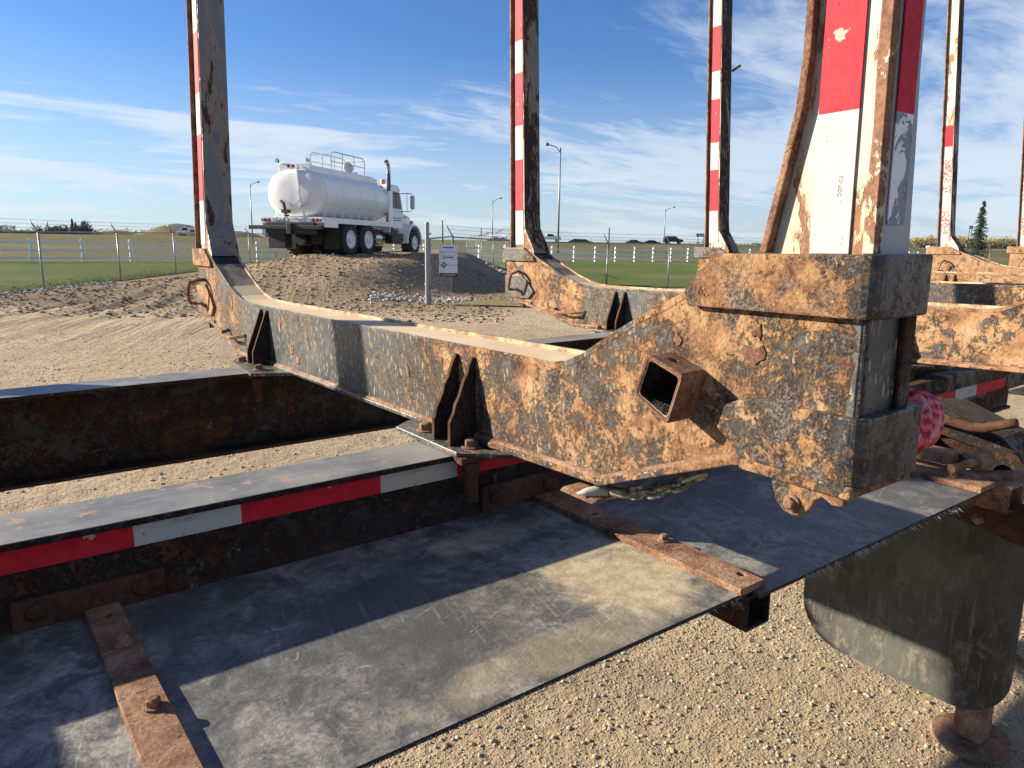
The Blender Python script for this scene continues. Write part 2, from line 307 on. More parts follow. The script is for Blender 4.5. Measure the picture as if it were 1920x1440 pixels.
M['redlens'] = mat('red_lens', None, (.22, .006, .012), .25); M['amber'] = mat('amber_lens', None, (.85, .20, .01), .3)
M['glass'] = mat('dark_glass', None, (.015, .018, .022), .08); M['maroon'] = mat('maroon_stripe', None, (.09, .012, .02), .3)
M['sign'] = mat('white_sign_face', None, (.72, .73, .78), .5); M['signblue'] = mat('soft_blue_print', None, (.16, .26, .52), .5)
M['signbrown'] = mat('dark_brown_print', None, (.05, .025, .02), .5); M['signgreen'] = mat('lime_print', None, (.42, .50, .05), .5); M['signnavy'] = mat('navy_print', None, (.04, .07, .12), .5)
M['roadblue'] = mat('blue_road_sign', None, (.03, .16, .62), .4)
M['carwhite'] = mat('white_car_paint', None, (.75, .75, .75), .3); M['carblack'] = mat('black_car_paint', None, (.02, .018, .018), .25); M['cargrey'] = mat('dark_grey_car_paint', None, (.07, .075, .085), .3)
M['bark'] = mat('grey_brown_bark', None, (.10, .075, .055), .9)
def leaf(name, c1, c2):
    def fn(g, v, raw):
        r = g.new('ShaderNodeNewGeometry').outputs['Random Per Island']
        return dict(color=g.mix(r, c1, c2), rough=.8)
    return mat(name, fn)
M['spruce'] = leaf('spruce_needles', (.018, .034, .016), (.055, .085, .04)); M['twig'] = leaf('bare_twigs', (.09, .07, .055), (.20, .16, .12))
M['autumn'] = leaf('autumn_leaves', (.14, .10, .03), (.34, .22, .05)); M['dullgreen'] = leaf('dull_green_leaves', (.05, .05, .025), (.12, .10, .05))
M['blade'] = leaf('grass_blades', (.09, .12, .03), (.26, .22, .10))

# ------------------------------------------------------------------ mesh helper
class MB:
    def __init__(s): s.v = []; s.f = []; s.m = []
    def add(s, vs, fs, mi=0):
        b = len(s.v); s.v += [tuple(p) for p in vs]; s.f += [tuple(b + i for i in f) for f in fs]; s.m += [mi] * len(fs); return s
    def box(s, lo, hi, mi=0, rot=None, piv=None):
        x0, y0, z0 = lo; x1, y1, z1 = hi
        vs = [Vector(p) for p in ((x0, y0, z0), (x1, y0, z0), (x1, y1, z0), (x0, y1, z0), (x0, y0, z1), (x1, y0, z1), (x1, y1, z1), (x0, y1, z1))]
        if rot is not None:
            c = Vector(piv) if piv else Vector(((x0 + x1) / 2, (y0 + y1) / 2, (z0 + z1) / 2)); vs = [rot @ (p - c) + c for p in vs]
        return s.add(vs, [(0, 3, 2, 1), (4, 5, 6, 7), (0, 1, 5, 4), (1, 2, 6, 5), (2, 3, 7, 6), (3, 0, 4, 7)], mi)
    def prism(s, poly, axis, a, b, mi=0):
        def P(p, t): return {'x': (t, p[0], p[1]), 'y': (p[0], t, p[1]), 'z': (p[0], p[1], t)}[axis]
        n = len(poly); vs = [P(p, a) for p in poly] + [P(p, b) for p in poly]
        fs = [tuple(range(n)), tuple(range(2 * n - 1, n - 1, -1))] + [(i, i + n, (i + 1) % n + n, (i + 1) % n) for i in range(n)]
        return s.add(vs, fs, mi)
    def loft(s, rings, mi=0, caps=True):
        n = len(rings[0]); vs = [p for r in rings for p in r]; fs = []
        for k in range(len(rings) - 1):
            for i in range(n): fs.append((k * n + i, k * n + (i + 1) % n, (k + 1) * n + (i + 1) % n, (k + 1) * n + i))
        if caps: fs += [tuple(range(n - 1, -1, -1)), tuple((len(rings) - 1) * n + i for i in range(n))]
        return s.add(vs, fs, mi)
    def tube(s, path, r, n=8, mi=0, closed=False, caps=True):
        P = [Vector(p) for p in path]; rr = r if isinstance(r, (list, tuple)) else [r] * len(P); rings = []
        up = None
        for i, p in enumerate(P):
            if closed: t = P[(i + 1) % len(P)] - P[i - 1]
            else: t = P[min(i + 1, len(P) - 1)] - P[max(i - 1, 0)]
            t.normalize()
            if up is None: up = Vector((0, 0, 1)) if abs(t.z) < .9 else Vector((1, 0, 0))
            a = (up - t * up.dot(t))
            if a.length < 1e-4: a = t.orthogonal()
            a.normalize(); up = a; b = t.cross(a)
            rings.append([p + (a * math.cos(2 * math.pi * k / n) + b * math.sin(2 * math.pi * k / n)) * rr[i] for k in range(n)])
        if closed: rings.append(rings[0])
        return s.loft(rings, mi, caps and not closed)
    def cyl(s, c, axis, r, h, n=16, mi=0, r2=None, ph=0):
        c = Vector(c); ax = Vector(axis).normalized(); a = ax.orthogonal().normalized() if abs(ax.z) < .99 else Vector((1, 0, 0)); b = ax.cross(a)
        def ring(r, t): return [c + ax * t + (a * math.cos(2 * math.pi * (k + ph) / n) + b * math.sin(2 * math.pi * (k + ph) / n)) * r for k in range(n)]
        return s.loft([ring(r, 0), ring(r if r2 is None else r2, h)], mi)
    def revolve(s, c, axis, prof, n=24, mi=0):
        c = Vector(c); ax = Vector(axis).normalized(); a = ax.orthogonal().normalized(); b = ax.cross(a)
        rings = [[c + ax * t + (a * math.cos(2 * math.pi * k / n) + b * math.sin(2 * math.pi * k / n)) * r for k in range(n)] for r, t in prof]
        return s.loft(rings, mi)
ORI = {}
def link(o, parent=None):
    COL.objects.link(o)
    if parent is not None: o.parent = parent
    return o
def tag(o, label=None, cat=None, group=None, kind=None):
    if label: o['label'] = label
    if cat: o['category'] = cat
    if group: o['group'] = group
    if kind: o['kind'] = kind
    return o
def fixn(me):
    import bmesh
    bm = bmesh.new(); bm.from_mesh(me); bmesh.ops.recalc_face_normals(bm, faces=bm.faces); bm.to_mesh(me); bm.free()
def build(name, mb, mats, parent=None, origin=(0, 0, 0), s=1.0, bevel=0, smooth=False, label=None, kind=None, seg=2, fix=True):
    if not isinstance(mats, (list, tuple)): mats = [mats]
    o0 = Vector(origin); po = ORI.get(parent.name, Vector((0, 0, 0))) if parent is not None else Vector((0, 0, 0))
    me = bpy.data.meshes.new(name)
    me.from_pydata([tuple((Vector(v) - o0) * s) for v in mb.v], [], mb.f)
    for m in mats: me.materials.append(m)
    me.polygons.foreach_set('material_index', mb.m)
    if smooth: me.polygons.foreach_set('use_smooth', [True] * len(mb.f))
    if fix: fixn(me)
    me.update()
    o = bpy.data.objects.new(name, me); link(o, parent); o.location = (o0 - po) * s; ORI[o.name] = o0
    if bevel:
        b = o.modifiers.new('bevel', 'BEVEL'); b.width = bevel; b.segments = seg; b.limit_method = 'ANGLE'; b.angle_limit = R(35)
        if smooth is False: b.harden_normals = False
    tag(o, label, kind=kind)
    return o
def cut(o, cutter):
    me = bpy.data.meshes.new('cutter'); me.from_pydata([tuple(v) for v in cutter.v], [], cutter.f); fixn(me)
    c = bpy.data.objects.new('cutter', me); COL.objects.link(c)
    c.parent = o
    md = o.modifiers.new('cut', 'BOOLEAN'); md.operation = 'DIFFERENCE'; md.object = c; md.solver = 'EXACT'
    bpy.context.view_layer.update(); dg = bpy.context.evaluated_depsgraph_get()
    new = bpy.data.meshes.new_from_object(o.evaluated_get(dg)); o.modifiers.clear(); o.data = new
    bpy.data.objects.remove(c)
def copy_tree(o, parent=None, fn=None):
    c = o.copy(); COL.objects.link(c); c.parent = parent; ORI[c.name] = ORI.get(o.name, Vector((0, 0, 0)))
    if fn: fn(o, c)
    for ch in list(o.children): copy_tree(ch, c, fn)
    return c
def empty(name, loc, rz=0, label=None, cat=None, group=None):
    o = bpy.data.objects.new(name, None); link(o); o.location = loc; o.rotation_euler = (0, 0, rz); o.empty_display_size = .2
    tag(o, label, cat, group); ORI[o.name] = Vector((0, 0, 0)); return o
_tc = {}
def text_mb(body, size, Mx, mi=0, align='CENTER', depth=0):
    cu = bpy.data.curves.new('t', 'FONT'); cu.body = body; cu.size = size; cu.align_x = align; cu.align_y = 'CENTER'; cu.extrude = depth
    ob = bpy.data.objects.new('t', cu); COL.objects.link(ob); bpy.context.view_layer.update()
    me = bpy.data.meshes.new_from_object(ob.evaluated_get(bpy.context.evaluated_depsgraph_get()))
    mb = MB(); mb.add([Mx @ v.co for v in me.vertices], [tuple(p.vertices) for p in me.polygons], mi)
    bpy.data.objects.remove(ob); bpy.data.curves.remove(cu); bpy.data.meshes.remove(me); return mb
def merge(a, b): a.add(b.v, b.f); a.m[-len(b.f):] = b.m; return a

# ------------------------------------------------------------------ sky
g = G(w.node_tree); bg = g.n['Background']
sky = g.new('ShaderNodeTexSky'); sky.sky_type = 'NISHITA'; sky.sun_disc = False; sky.sun_elevation = elev; sky.sun_rotation = az
sky.air_density = 1.0; sky.dust_density = 0.6; sky.ozone_density = 2.2; sky.altitude = 400
tc = g.new('ShaderNodeTexCoord'); dv = tc.outputs['Generated']; dz = sep(g, dv, 2); dx = sep(g, dv, 0); dy = sep(g, dv, 1)
zz = g.math('ADD', g.math('MAXIMUM', dz, 0.0), .10); cxy = g.new('ShaderNodeCombineXYZ'); g.put(cxy.inputs[0], g.math('DIVIDE', dx, zz)); g.put(cxy.inputs[1], g.math('DIVIDE', dy, zz))
pl = g.new('ShaderNodeMapping'); g.put(pl.inputs[0], cxy.outputs[0]); pl.inputs['Rotation'].default_value = (0, 0, R(36)); pl.inputs['Scale'].default_value = (.55, 1.15, 1); pl.inputs['Location'].default_value = (2.5, 6.2, 0)
n1 = g.noise(pl.outputs[0], .85, 9, .60, .5); n2 = g.noise(pl.outputs[0], 3.2, 8, .68, .8); n3 = g.noise(pl.outputs[0], .30, 3, .5)
right = g.math('ADD', g.math('MULTIPLY', dx, .82), g.math('MULTIPLY', dy, -.57))      # towards the right of the view
cl = g.math('ADD', g.math('MULTIPLY', n1, .55), g.math('MULTIPLY', n2, .30)); cl = g.math('ADD', cl, g.math('MULTIPLY', n3, .15))
cl = g.math('ADD', cl, g.step(right, -.55, .30, -.20, .03)); cl = g.math('ADD', cl, g.step(dz, .30, .10, -.035, .045))
cm = g.math('MULTIPLY', g.step(cl, .425, .60), .72)
# long flat bands of thin cloud low down, strongest towards the left
bn = g.new('ShaderNodeCombineXYZ'); g.put(bn.inputs[0], g.math('MULTIPLY', dx, 1.6)); g.put(bn.inputs[1], g.math('MULTIPLY', dy, 1.6)); g.put(bn.inputs[2], g.math('MULTIPLY', dz, 16))
bands = g.noise(bn.outputs[0], 1.25, 7, .6, .35); bands = g.math('MULTIPLY', g.math('MULTIPLY', g.step(bands, .42, .58), g.step(dz, .20, .14)), .80); cm = g.math('MAXIMUM', cm, bands)
low = g.step(dz, .26, .0); cm = g.math('MAXIMUM', cm, g.math('MULTIPLY', low, .52))
tint = g.mix(1.0, sky.outputs[0], (.56, .85, 1.26), 'MULTIPLY')
skc = g.mix(cm, tint, (6.4, 7.0, 7.7))
below = g.step(dz, -.02, .0); skc = g.mix(below, (2.0, 1.7, 1.3), skc)
g.put(bg.inputs['Color'], skc); bg.inputs['Strength'].default_value = 0.0500

# ------------------------------------------------------------------ terrain
CYW, SYW = math.cos(YAW), math.sin(YAW)
def W(l, d): return (l * CYW + d * SYW, -l * SYW + d * CYW)          # sideways / depth in metres -> world
def LD(x, y): return (x * CYW - y * SYW, x * SYW + y * CYW)
def sm(a, b, x): t = np.clip((x - a) / (b - a), 0, 1); return t * t * (3 - 2 * t)
def H(x, y):
    x = np.asarray(x, float); y = np.asarray(y, float); l, d = LD(x, y)
    h = .30 * sm(20, 47, y) + 0 * x
    h = h + 2.35 * sm(135, 177, d) - 1.2 * sm(192, 230, d)
    m = sm(-14.3, -7.0, l) * (1 - sm(-3.5, .4, l + 2.6 * (1 - sm(19.5, 28, d)))) * sm(16.8, 26.3, d + .18 * (l + 6)) * (1 - sm(40, 47, d))
    h = h + 1.12 * m + .05 * m * np.sin(l * 1.9 + d * .7) * np.cos(d * 1.3)
    # wheel ruts that run up the ramp from the lower left
    q = l + .22 * d + .5 * np.sin(d * .22)
    near = np.exp(-((l + 10.5) / 3.6) ** 2) * np.exp(-((d - 19) / 7.0) ** 2)
    h = h + near * (.045 * np.sin(q * 5.2) + .03 * np.sin(q * 11.3 + 1)) + .012 * np.sin(x * 1.7 + y) * np.cos(y * 1.3 - .6 * x) * (d < 60)
    # low hump of earth left of the far road
    for (ll, dd, a, b, hh) in ((-109, 235, 12, 14, 5.5), (-134, 245, 9, 12, 3.2), (-150, 250, 9, 12, 3.0), (-90, 240, 9, 12, 3.2)):
        h = h + hh * np.exp(-((l - ll) / a) ** 2 * 1.2 - ((d - dd) / b) ** 2)
    return h
def sheet(name, us, vs, fxy, m, off, label_kind='structure', drop=None):
    U, V = np.meshgrid(us, vs, indexing='ij'); X, Y = fxy(U, V); Z = H(X, Y) + off
    if drop is not None: Z = Z - drop(X, Y)
    n, k = U.shape; co = np.stack([X, Y, Z], -1).reshape(-1, 3).astype(np.float32)
    idx = np.arange(n * k).reshape(n, k); q = np.stack([idx[:-1, :-1], idx[1:, :-1], idx[1:, 1:], idx[:-1, 1:]], -1).reshape(-1, 4)
    me = bpy.data.meshes.new(name); me.vertices.add(len(co)); me.vertices.foreach_set('co', co.ravel()); me.loops.add(q.size); me.loops.foreach_set('vertex_index', q.ravel().astype(np.int32))
    me.polygons.add(len(q)); me.polygons.foreach_set('loop_start', np.arange(0, q.size, 4, dtype=np.int32)); me.polygons.foreach_set('loop_total', np.full(len(q), 4, dtype=np.int32))
    me.polygons.foreach_set('use_smooth', np.ones(len(q), dtype=bool)); me.update(calc_edges=True); me.validate()
    if me.polygons[0].normal.z < 0: me.flip_normals()
    me.materials.append(m); o = bpy.data.objects.new(name, me); link(o); o['kind'] = label_kind; return o
def WV(l, d): return l * CYW + d * SYW, -l * SYW + d * CYW
def spaced(a, b, st): return np.linspace(a, b, max(2, int(round((b - a) / st)) + 1))
def cat(*a): return np.unique(np.concatenate(a))
def wob(t, s, a): return a * (np.sin(t * .9 * s + 1.3) + .6 * np.sin(t * 2.3 * s) + .4 * np.sin(t * 5.1 * s + 2))
bl = cat(-np.geomspace(8000, 200, 18), spaced(-200, -60, 3.5), spaced(-60, 90, 2.0), np.geomspace(90, 8000, 24)); bd = cat(-np.geomspace(3000, 30, 10), spaced(-30, 60, 2.0), spaced(60, 330, 4.0), np.geomspace(330, 8000, 22))
def lotdrop(X, Y):
    l, d = LD(X, Y); return .6 * (sm(-18, -15.5, l) * (1 - sm(60, 80, l)) * (1 - sm(44, 47, d))) + .25 * ((Y < 49) & (d < 100) & (d > 0))
sheet('ground', bl, bd, WV, M['field'], 0.0, drop=lotdrop)
sheet('gravel_lot', cat(spaced(-14.9, 4, .16), spaced(4, 95, 1.2)), cat(spaced(-14, 2, .8), spaced(2, 14, .25), spaced(14, 30, .16), spaced(30, 52, .5)), WV, M['gravel'], 0.02)
# lawns
def lawnL(U, V):     # U 0..1 outwards, V along depth
    l = -14.75 + wob(V, 1.0, .10) - U * 110; d0 = V; return WV(l, d0)
def lawnLeft(U, V):
    d0 = 2; l = -14.75 - U; dmax = (47.9 + l * SYW) / CYW; d = d0 + (dmax - d0) * V; l = l + wob(d, 1.0, .10) * np.exp(-U); return WV(l, d)
sheet('lawn', cat(spaced(0, 3, .25), spaced(3, 60, 1.5)), spaced(0, 1, .006), lawnLeft, M['lawn'], .05)
def lawnRight(U, V):
    y = 20.15 + wob(U, .9, .10) * (1 - V) + (47.9 - 20.15) * V; xl = 16.8 + (y - 20) * .42; return xl + (U - 12.6), y
sheet('lawn', cat(spaced(12.6, 60, .4), spaced(60, 150, 2)), spaced(0, 1, .012), lawnRight, M['lawn'], .05)
def lawnMid(U, V):
    l = -14.7 + U * 14.4; dm = (47.9 + l * SYW) / CYW; d = 42.0 + wob(l, 1, .1) * (1 - V) + (dm + .2 - 42.0) * V; return WV(l, d)
sheet('lawn', spaced(0, 1, .02), spaced(0, 1, .03), lawnMid, M['lawn'], .05)
def dryp(U, V):
    return WV(-1.6 + U * 7.5, 19.1 + V * (2.6 + .7 * np.sin(U * 9) + .3 * np.sin(U * 31)) * np.sqrt(np.clip(1 - (2 * U - 1) ** 2, .03, 1)) + wob(U * 8, 1, .1) + .05 * U)
sheet('dry_grass_verge', spaced(0, 1, .02), spaced(0, 1, .05), dryp, M['drygrass'], .045)
# highway
sheet('highway', spaced(-500, 600, 8), spaced(178.5, 189, 3.5), WV, M['asphalt'], .06)

# ------------------------------------------------------------------ pebbles and rubble (nobody could count them)
def ico():
    t = (1 + 5 ** .5) / 2; v = np.array([(-1, t, 0), (1, t, 0), (-1, -t, 0), (1, -t, 0), (0, -1, t), (0, 1, t), (0, -1, -t), (0, 1, -t), (t, 0, -1), (t, 0, 1), (-t, 0, -1), (-t, 0, 1)], float)
    v /= np.linalg.norm(v[0]); f = np.array([(0, 11, 5), (0, 5, 1), (0, 1, 7), (0, 7, 10), (0, 10, 11), (1, 5, 9), (5, 11, 4), (11, 10, 2), (10, 7, 6), (7, 1, 8), (3, 9, 4), (3, 4, 2), (3, 2, 6), (3, 6, 8), (3, 8, 9), (4, 9, 5), (2, 4, 11), (6, 2, 10), (8, 6, 7), (9, 8, 1)]); return v, f
def stones(name, X, Y, size, m, sink=.35, flat=.6, smooth=True, zoff=.02):
    v, f = ico(); n = len(X); a = RS.uniform(0, 6.28, n); S = np.stack([size * RS.uniform(.7, 1.4, n), size * RS.uniform(.7, 1.2, n), size * flat * RS.uniform(.7, 1.2, n)], -1)
    P = v[None] * S[:, None] * RS.uniform(.82, 1.15, (n, 12, 1)); c, s_ = np.cos(a)[:, None], np.sin(a)[:, None]
    x = P[..., 0] * c - P[..., 1] * s_; y = P[..., 0] * s_ + P[..., 1] * c; z = P[..., 2]
    Z = H(X, Y) + zoff + S[:, 2] * (1 - 2 * sink) * .6
    co = np.stack([x + X[:, None], y + Y[:, None], z + Z[:, None]], -1).reshape(-1, 3).astype(np.float32)
    F = (f[None] + 12 * np.arange(n)[:, None, None]).reshape(-1, 3).astype(np.int32)
    me = bpy.data.meshes.new(name); me.vertices.add(len(co)); me.vertices.foreach_set('co', co.ravel()); me.loops.add(F.size); me.loops.foreach_set('vertex_index', F.ravel())
    me.polygons.add(len(F)); me.polygons.foreach_set('loop_start', np.arange(0, F.size, 3, dtype=np.int32)); me.polygons.foreach_set('loop_total', np.full(len(F), 3, dtype=np.int32))
    me.polygons.foreach_set('use_smooth', np.full(len(F), smooth)); me.update(calc_edges=True); me.materials.append(m)
    o = bpy.data.objects.new(name, me); link(o); return o
M['mstone'] = mat('brown_mound_stones', lambda g, v, r: dict(color=g.ramp(g.new('ShaderNodeNewGeometry').outputs['Random Per Island'], [(0, (.12, .085, .055)), (.55, (.25, .18, .115)), (.9, (.33, .25, .165)), (1, (.45, .38, .29))]), rough=.95, spec=.1), rnd=0)
n = 22000; X = RS.uniform(.6, 5.6, n); Y = RS.uniform(-.6, 3.6, n); k = mnoise; cl_ = np.array([k.noise(Vector((a * 2.2, b * 2.2, 0))) for a, b in zip(X, Y)]); keep = RS.uniform(-.55, .55, n) < cl_ + .12
X, Y = X[keep], Y[keep]; tag(stones('pebbles', X, Y, .0030 + .0075 * RS.uniform(0, 1, len(X)) ** 3.2, M['stone'], .25), 'small rounded pebbles strewn over the tan gravel beside the trailer', 'pebbles', kind='stuff')
M['clod'] = mat('dry_soil_clods', lambda g, v, r: dict(color=g.mix(g.new('ShaderNodeNewGeometry').outputs['Random Per Island'], (.30, .21, .12), (.50, .365, .215)), rough=.95, height=g.noise(v, 90, 4), dist=.004, spec=.1), rnd=0)
n = 20000; X = RS.uniform(.6, 5.2, n); Y = RS.uniform(-.4, 3.4, n); cl_ = np.array([mnoise.noise(Vector((a * 3.1 + 9, b * 3.1, 2))) for a, b in zip(X, Y)]); keep = RS.uniform(-.5, .5, n) < cl_ + .1; X, Y = X[keep], Y[keep]
tag(stones('soil_crumbs', X, Y,   .0028 + .009 * RS.uniform(0, 1, len(X)) ** 3.2, M['clod'], .42, .5, smooth=False), 'crumbs of dry tan soil packed between the pebbles under the trailer edge', 'soil', kind='stuff')
n = 12000; l = RS.uniform(-9, 3, n); d = RS.uniform(3.2, 13, n); X, Y = WV(l, d); tag(stones('pebbles', X, Y, .004 + .012 * RS.uniform(0, 1, n) ** 3, M['stone'], .2), 'fine loose stones on the open gravel beyond the trailer frame', 'pebbles', kind='stuff')
n = 9000; l = RS.uniform(-14, 0, n); d = RS.uniform(15, 30, n); X, Y = WV(l, d); tag(stones('mound_stones', X, Y, .012 + .055 * RS.uniform(0, 1, n) ** 4, M['mstone'], .3, smooth=False), 'loose stones and clods covering the gravel mound under the truck', 'stones', kind='stuff')
n = 520; t = RS.uniform(0, 1, n); l = -3.9 + t * 2.6 + RS.normal(0, .12, n); d = 20.1 + t * 1.2 + RS.normal(0, .38, n); X, Y = WV(l, d); tag(stones('rubble', X, Y, RS.uniform(.02, .065, n), M['rubble'], .15, .8, False), 'pale grey rubble heaped round the foot of the corner fence post', 'rubble', kind='stuff')
n = 500; l = -14.55 + RS.normal(0, .18, n); d = RS.uniform(15, 26, n); X, Y = WV(l, d); tag(stones('rubble', X, Y, RS.uniform(.02, .07, n), M['rubble'], .2, .7, False), 'grey stones along the foot of the left chain-link fence', 'rubble', kind='stuff')
n = 420; t = RS.uniform(0, 1, n); l = -1.2 + t * 2.4 + RS.normal(0, .2, n); d = 38 - t * 5 + RS.normal(0, .5, n); X, Y = WV(l, d); tag(stones('rubble', X, Y, RS.uniform(.05, .14, n), M['rubble'], .15, .8, False), 'grey rubble along the foot of the farther receding fence', 'rubble', kind='stuff')

# ------------------------------------------------------------------ log trailer (measured in a level frame at eye height, unit 0.8 m)
S = .8
def trailer(base, label):
    b = Vector(base); o = empty('log_trailer', (0, 0, 0), label=label, cat='log trailer', group='log trailers')
    o.matrix_world = Matrix.Translation(EYE + TILT @ (b * S)) @ TILT.to_4x4(); ORI[o.name] = b; return o
T1 = trailer((2.2, 2.45, -2.06), 'rusty log trailer filling the foreground, with grey belting deck panels and a mud flap')
T2 = trailer((9.4, 2.45, -2.06), 'sandy brown log trailer farther off at right, its bunks and stakes beyond the big stake')
def tb(name, mb, mats, parent, origin, **kw): return build(name, mb, mats, parent, origin, S, **kw)
def hexb(c, axis, r=.017, h=.016, shank=0):
    m = MB(); a = Vector(axis); m.cyl(c, axis, r * 1.38, .004, 18); m.cyl(Vector(c) + a * .004, axis, r, h, 6, ph=.3)
    m.cyl(Vector(c) + a * (.004 + h), axis, r * .86, .0025, 12, r2=r * .6); return m

# --- frame rails
def rail(T, x0, x1, yf, yb, yw, zt, zb, side):
    o = ((x0 + x1) / 2, yw, zb)
    mb = MB(); mb.box((x0, yw, zb + .016), (x1, yw + .016, zt - .0151)); mb.box((x0, yf if side else yf, zb), (x1, yb, zb + .016))
    r = tb('frame_rail', mb, M['shaderust'], T, o, bevel=.002)
    m = MB(); m.box((x0, yf, zt - .015), (x1, yb, zt)); m.m = [1, 0, 1, 1, 1, 1]; tb('top_flange', m, [M['railtop'], M['shaderust']], r, o, bevel=.002)
    return r
railN = rail(T1, -2.6, 4.55, 1.527, 1.706, 1.545, -.536, -.90, 0)
railF = rail(T1, -2.6, 4.55, 3.165, 3.365, 3.235, -.551, -.905, 0)
rail(T2, 5.0, 14.2, 1.527, 1.706, 1.545, -.536, -.90, 0); rail(T2, 5.0, 14.2, 3.165, 3.365, 3.235, -.551, -.905, 0)
# dark underside lip so the flange edge reads as paint, tape segments along the near web
segs = [(-1.10, -.765, 'red'), (-.765, -.55, 'white'), (-.55, -.170, 'red_end'), (-.170, .1665, 'red'), (.1665, .3775, 'white'), (.3775, .7105, 'red'), (.7105, .930, 'white'), (.930, 1.27, 'red'), (1.27, 1.49, 'white'), (1.49, 1.83, 'red'), (1.83, 2.05, 'white')]
for a, b, c in segs:
    m = MB(); red = c.startswith('red'); m.box((a, 1.5425, -.600), (b, 1.5449, -.5525))
    mats = [M['red'] if red else M['white'], M['ink']]
    if not red:
        Mx = Matrix.Translation((a + (b - a) * .46, 1.5423, -.563)) @ Matrix.Rotation(R(90), 4, 'X')
        if a < .5: Mx = Mx @ Matrix.Rotation(R(180), 4, 'Z')
        merge(m, text_mb('DOT-C2', .011, Mx, 1))
    tb('red_tape' if red else 'white_tape', m, mats, railN, ((a + b) / 2, 1.545, -.576), fix=False)
# bolted angle plates on the web
for (a, b, z0, z1) in ((-.05, .214, -.716, -.655), (1.0, 1.27, -.716, -.640), (2.2, 2.45, -.716, -.655)):
    m = MB(); m.box((a, 1.528, z0), (b, 1.5448, z1)); p = tb('mounting_bracket', m, M['shadebrown'], T1, ((a + b) / 2, 1.54, z0), bevel=.003)
    for x in (a + .04, b - .045):
        q = MB(); q.revolve((x, 1.528, (z0 + z1) / 2 + .003), (0, -1, 0), [(.019, 0), (.017, .004), (.010, .008), (.002, .0095)], 14); tb('bolt', q, M['shadebrown'], p, (x, 1.528, (z0 + z1) / 2), smooth=True)
# --- belting deck panels
def deck(x0, x1, y0, y1, z, m, nm='deck_panel', lab=None):
    mb = MB(); nx = 40; k = MB()
    X = [x0 + (x1 - x0) * i / nx for i in range(nx + 1)]; Ys = [y0 + (y1 - y0) * j / 10 for j in range(11)]
    def zf(x, y): return z + .0022 * math.sin(x * 7 + 1) * math.cos(y * 9)
    vs = [(x, y, zf(x, y)) for x in X for y in Ys] + [(x, y, zf(x, y) - .009) for x in X for y in Ys]; N = 11; T = (nx + 1) * N; fs = []; mi = []
    for i in range(nx):
        for j in range(10):
            a = i * N + j; fs.append((a, a + N, a + N + 1, a + 1)); mi.append(0); fs.append((T + a, T + a + 1, T + a + N + 1, T + a + N)); mi.append(1)
        a = i * N; fs.append((a, T + a, T + a + N, a + N)); mi.append(1); a = i * N + 10; fs.append((a, a + N, T + a + N, T + a)); mi.append(1)
    for j in range(10):
        fs.append((j, j + 1, T + j + 1, T + j)); a = nx * N + j; fs.append((a, T + a, T + a + 1, a + 1)); mi += [1, 1]
    k.v = vs; k.f = fs; k.m = mi
    return tb(nm, k, [m, M['rubber']], T1, ((x0 + x1) / 2, y0, z), fix=True, label=lab)
deck(-2.4, .110, .835, 1.530, -.715, M['belt1']); deck(.114, 1.215, .833, 1.530, -.7145, M['belt2'], lab='deck panel dusted with a large tan patch of dried mud'); deck(1.219, 2.36, .810, 1.530, -.7148, M['belt3'])
# torn canvas threads along the outer edge
fr = MB()
for i in range(230):
    if i < 150: x = random.uniform(.2, 1.2)
    else: x = random.gauss(random.choice([1.45, 1.62, 1.70, 1.86, 2.0, 2.1]), .035)
    if x > 2.3: continue
    n_ = 1 if i < 150 else 2
    for _ in range(n_):
        y = .834 if x < 1.217 else .811; L = random.uniform(.006, .018) if i < 150 else random.uniform(.012, .038); a = random.uniform(-.9, .5); p = Vector((x, y, -.7205)); q = p + Vector((L * math.sin(a), -L * abs(math.cos(a)) * .8, -L * random.uniform(-.05, .55))); wd = .0010
        fr.add([p + Vector((-wd, 0, 0)), p + Vector((wd, 0, 0)), q, p + Vector((0, 0, wd * 1.5))], [(0, 1, 2), (1, 3, 2), (3, 0, 2)])
tb('frayed_thread', fr, M['fray'], T1, (1.2, .83, -.72), kind='stuff', fix=False)
# --- straps over the deck with bolts, square tube supports beneath
def strap(pts, z, holes=(), bolts=(), lab=None, pit=False):
    m = MB(); m.prism(pts, 'z', z - .016, z); cx = sum(p[0] for p in pts) / 4; cy = sum(p[1] for p in pts) / 4
    o = tb('deck_strap', m, M['brown'], T1, (cx, cy, z), label=lab)
    if holes:
        c = MB()
        for hx, hy in holes: c.cyl(Vector(((hx - cx) * S, (hy - cy) * S, -.03)), (0, 0, 1), .0072, .06, 14)
        cut(o, c)
    b = o.modifiers.new('bevel', 'BEVEL'); b.width = .0015; b.segments = 1; b.limit_method = 'ANGLE'
    for bx, by in bolts: tb('bolt', hexb((bx, by, z), (0, 0, 1), .0115, .010), M['brown'], o, (bx, by, z), bevel=.0008)
    return o
strap([(.066, 1.525), (.126, 1.525), (.160, .835), (.094, .835)], -.699, bolts=((.110, 1.345), (.123, 1.118)), holes=((.098, 1.475),), lab='wide strap with coarse pitted rust at its inner end')
strap([(1.172, 1.525), (1.252, 1.525), (1.266, .828), (1.180, .828)], -.699, holes=((1.219, 1.322), (1.238, .872)), bolts=((1.236, 1.092),))
strap([(2.262, 1.525), (2.358, 1.525), (2.372, .806), (2.272, .806)], -.699, bolts=((2.315, .905),))
